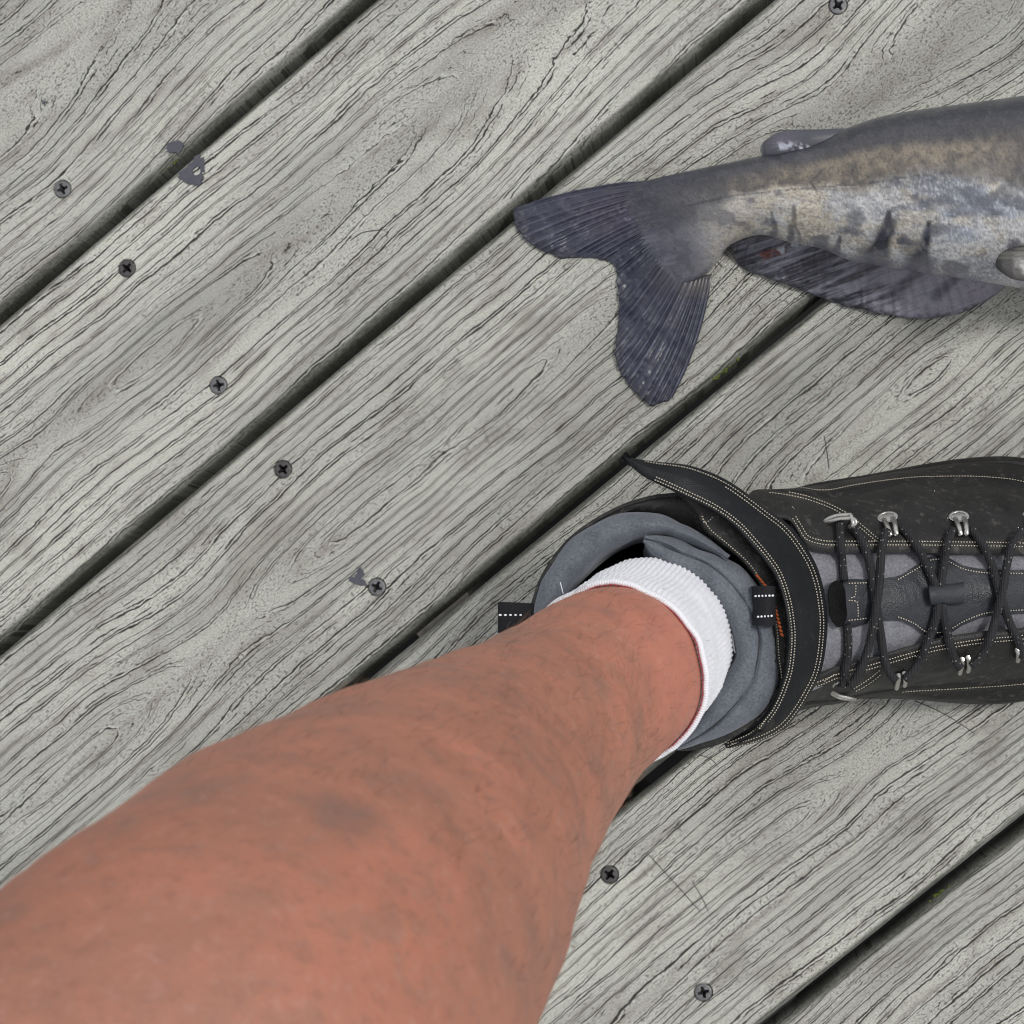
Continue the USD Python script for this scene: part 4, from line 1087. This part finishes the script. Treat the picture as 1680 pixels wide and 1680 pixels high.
# orange thread on the under strap
og = []
for k in range(17):
    f_ = k / 16
    a_ = np.array([np.interp(f_, [0, .3, .6, 1], [1243, 1262, 1272, 1283]), np.interp(f_, [0, .3, .6, 1], [945, 968, 998, 1041])])
    q0, q1 = a_ + [-2.0, -1.5], a_ + [1.6, 2.2]
    og.append(tube(W([(q0[0], q0[1], .1452), (a_[0], a_[1] + .5, .1462), (q1[0], q1[1], .1452)]), .00055, 6))
tag(obj('stitching', cat(og), orange_thread, BP, smooth=True), kind='stuff')

# webbing loops
def strip(pl_, half, thick, look, name):
    """pl_: list of world points; half: world half-width vector."""
    p = spline(pl_, 40)
    g_ = np.stack([p - half, p - half * .5, p, p + half * .5, p + half])
    return obj(name, sheet(g_, thick), look, BP, smooth=30), g_


c1 = P(1254, 994, .150); half = (P(1254, 962, .150) - P(1254, 1027, .150)) / 2
fr_pts = np.array([P(1233, 994, .1415), P(1236, 994, .1490), P(1245, 994, .1530), P(1258, 994, .1545), P(1268, 994, .1520), P(1273, 994, .1450)])
lp, lg = strip(fr_pts, half, .0012, black_web, 'front_loop')
hl = np.array([P(884, 1016, .136), P(866, 1015, .1385), P(840, 1014, .1385), P(817, 1013, .1365), P(817, 1013, .1345), P(850, 1014, .133)])
hp, hg = strip(hl, (P(840, 997, .136) - P(840, 1048, .136)) / 2, .0013, black_web, 'heel_loop')
wt = stitches([(1238, 978), (1272, 977)], [lg], step=5.6, duty=.6, r=.0005) + stitches([(1242, 1012), (1272, 1010)], [lg], step=5.6, duty=.6, r=.0005) + stitches([(818, 1009), (868, 1009)], [hg[:, :20]], step=8.5, duty=.6, r=.0005)
tag(obj('stitching', cat(wt), white_thread, BP, smooth=True), kind='stuff')


# metal lace hooks: an oval riveted foot and two bent prongs
def hook(cx, cy, dx, dy, big=False, foot=1.0):
    """(cx, cy): foot's pixel; (dx, dy): direction (pixels) towards the lace, to the prongs' tip."""
    z0 = height_at(np.array([[cx, cy]]))[0]
    o = P(cx, cy, z0 + .0012)
    L = np.hypot(dx, dy)
    tip = P(cx + dx, cy + dy, max(height_at(np.array([[cx + dx, cy + dy]]))[0], z0) + .0012)
    d_ = tip - o; ln = np.linalg.norm(d_); d_ /= ln
    s_ = np.cross([0, 0, 1.0], d_); s_ /= np.linalg.norm(s_)
    parts = []
    disc = trimesh.creation.icosphere(3, 1.0)
    disc.apply_scale((.0046 * foot, .0036 * foot, .0010) if not big else (.0046, .0022, .0012))
    fr = np.eye(4); fr[:3, 0] = s_; fr[:3, 1] = d_; fr[:3, 2] = (0, 0, 1); fr[:3, 3] = o
    disc.apply_transform(fr)
    if foot == 1.0:
        parts.append(disc)
    rimr = trimesh.creation.torus(.0030, .0005, 24, 8); rimr.apply_scale((1.45 * foot, 1.15 * foot, 1)); rimr.apply_transform(fr); rimr.apply_translation([0, 0, .0004])
    if foot == 1.0 and not big:
        parts.append(rimr)
    up = np.array([0, 0, 1.0])
    for sg in (-1, 1):
        if big:
            pth = [o - s_ * .0065 * 1 + up * .001, o - s_ * .003 + up * .0032 + d_ * .001 * sg, o + s_ * .002 + up * .0042 + d_ * (.0012 + .0012 * sg), o + s_ * .0066 + up * .004 + d_ * (ln * .45 + .0012 * sg), o + s_ * (.0066 + .0008 * sg) + up * .0032 + d_ * ln, o + s_ * .004 + up * .001 + d_ * (ln + .001)]
        else:
            b0 = o + s_ * sg * .0021
            pth = [b0 + up * .0008 + d_ * .0015, b0 + up * .0032 + d_ * ln * .35, b0 * 1 + up * .0042 + d_ * ln * .72 - s_ * sg * .0004, b0 + up * .0030 + d_ * ln * 1.02 - s_ * sg * .0006, b0 + up * .0004 + d_ * ln * 1.0 - s_ * sg * .0006]
        parts.append(tube(spline(pth, 24), (.00125 if not big else .0011), 9))
    obj('lace_hook', cat(parts), metal_look, BP, smooth=40)
    return z0


hook(1456, 848, 8, 28); hook(1573, 847, 6, 28); hook(1692, 847, 4, 28)
hook(1370, 850, 10, 18, True)
hook(1477, 1128, 1, -21, False, .55); hook(1581, 1105, 1, -24, False, .7); hook(1676, 1084, -4, -20, False, .6)
hook(1381, 1144, 8, -22, True)

# laces with pale flecks
g_ = NG()
pos = g_.add('geometry', 'position')
vor = g_.add('voronoi_texture', 'distance', vector=pos, scale=430.0, randomness=0.75)
dot = g_.step(vor, 0.11, 0.20, 0.8, 0.0)
braid = g_.add('wave_texture', 'fac', vector=pos, scale=420.0, distortion=2.0, detail=1.0)
lc = g_.mix(dot, g_.ramp(braid, (0.2, (0.010, 0.010, 0.011)), (0.8, (0.024, 0.024, 0.026))), (0.28, 0.265, 0.24))
lace_look = g_.done('fleck_lace', g_.add('principled_bsdf', 'BSDF', base_color=lc, roughness=0.75, specular_ior_level=0.3, normal=g_.add('bump', 'normal', height=braid, strength=0.5, distance=0.0004)))
Z4 = lambda pts: [(1240 + a_ / 3.652, 720 + b_ / 3.652) for a_, b_ in pts]
LACES = [
    ([(505, 505), (505, 590), (512, 680), (522, 780), (528, 850)], 2.2),
    ([(545, 1110), (552, 1250), (535, 1390), (515, 1490)], 2.2),
    ([(565, 495), (640, 620), (685, 760), (705, 880), (722, 1000), (745, 1150), (765, 1290), (792, 1385), (840, 1450)], 3.0),
    ([(785, 545), (752, 680), (742, 850), (722, 1000), (690, 1190), (645, 1340), (560, 1490)], 5.6),
    ([(870, 525), (945, 610), (1005, 720), (1045, 800), (1075, 880), (1085, 930)], 2.6),
    ([(1180, 540), (1145, 640), (1128, 750), (1112, 850), (1105, 930)], 3.2),
    ([(1095, 980), (1082, 1060), (1055, 1150), (1010, 1270), (955, 1370), (890, 1440)], 2.8),
    ([(1112, 990), (1140, 1130), (1165, 1240), (1195, 1330), (1230, 1375)], 3.2),
    ([(1285, 535), (1370, 650), (1425, 790), (1468, 950), (1520, 1100), (1580, 1230), (1600, 1310)], 3.0),
    ([(1600, 545), (1535, 640), (1503, 760), (1482, 900), (1440, 1060), (1395, 1220), (1345, 1310), (1290, 1360)], 5.6),
    ([(1680, 540), (1760, 700), (1820, 900), (1900, 1150)], 3.0)]
for pts, up_ in LACES:
    px_ = spline(Z4(pts), 90)
    z = height_at(px_)
    ker = np.ones(15) / 15
    z = np.convolve(np.pad(np.maximum(z, foot_z(px_[:, 0]) - .006), 7, mode='edge'), ker, 'valid') + up_ / 1000
    f_ = np.linspace(0, 1, 90)
    obj('lace', tube(P(px_[:, 0], px_[:, 1], z), (.0021), 12), lace_look, BP, smooth=True)

# bits of lint and a yellow smear
lint = [tube(spline(W([(1201, 1040, .139), (1203, 1055, .139), (1206, 1071, .138)]), 10), .0004, 6), tube(spline(W([(919, 955, .147), (922, 966, .147), (924, 974, .146)]), 10), .0002, 5)]
rng = np.random.default_rng(21)
for (lx, ly, ax_, ay_) in ((1450, 850, 110, 50), (1600, 850, 110, 50), (1480, 1080, 90, 30)):
    for _ in range(4):
        s = trimesh.creation.icosphere(1, rng.uniform(.00012, .0003)); p_ = np.array([[lx + rng.normal(0, ax_) * .5, ly + rng.normal(0, ay_) * .5]])
        zq = height_at(p_)[0] if lx > 1300 else None
        if zq is not None:
            s.apply_translation(P(p_[0, 0], p_[0, 1], zq + .0001)); lint.append(s)
tag(obj('lint', cat(lint), white_thread, BP, smooth=True), kind='stuff')
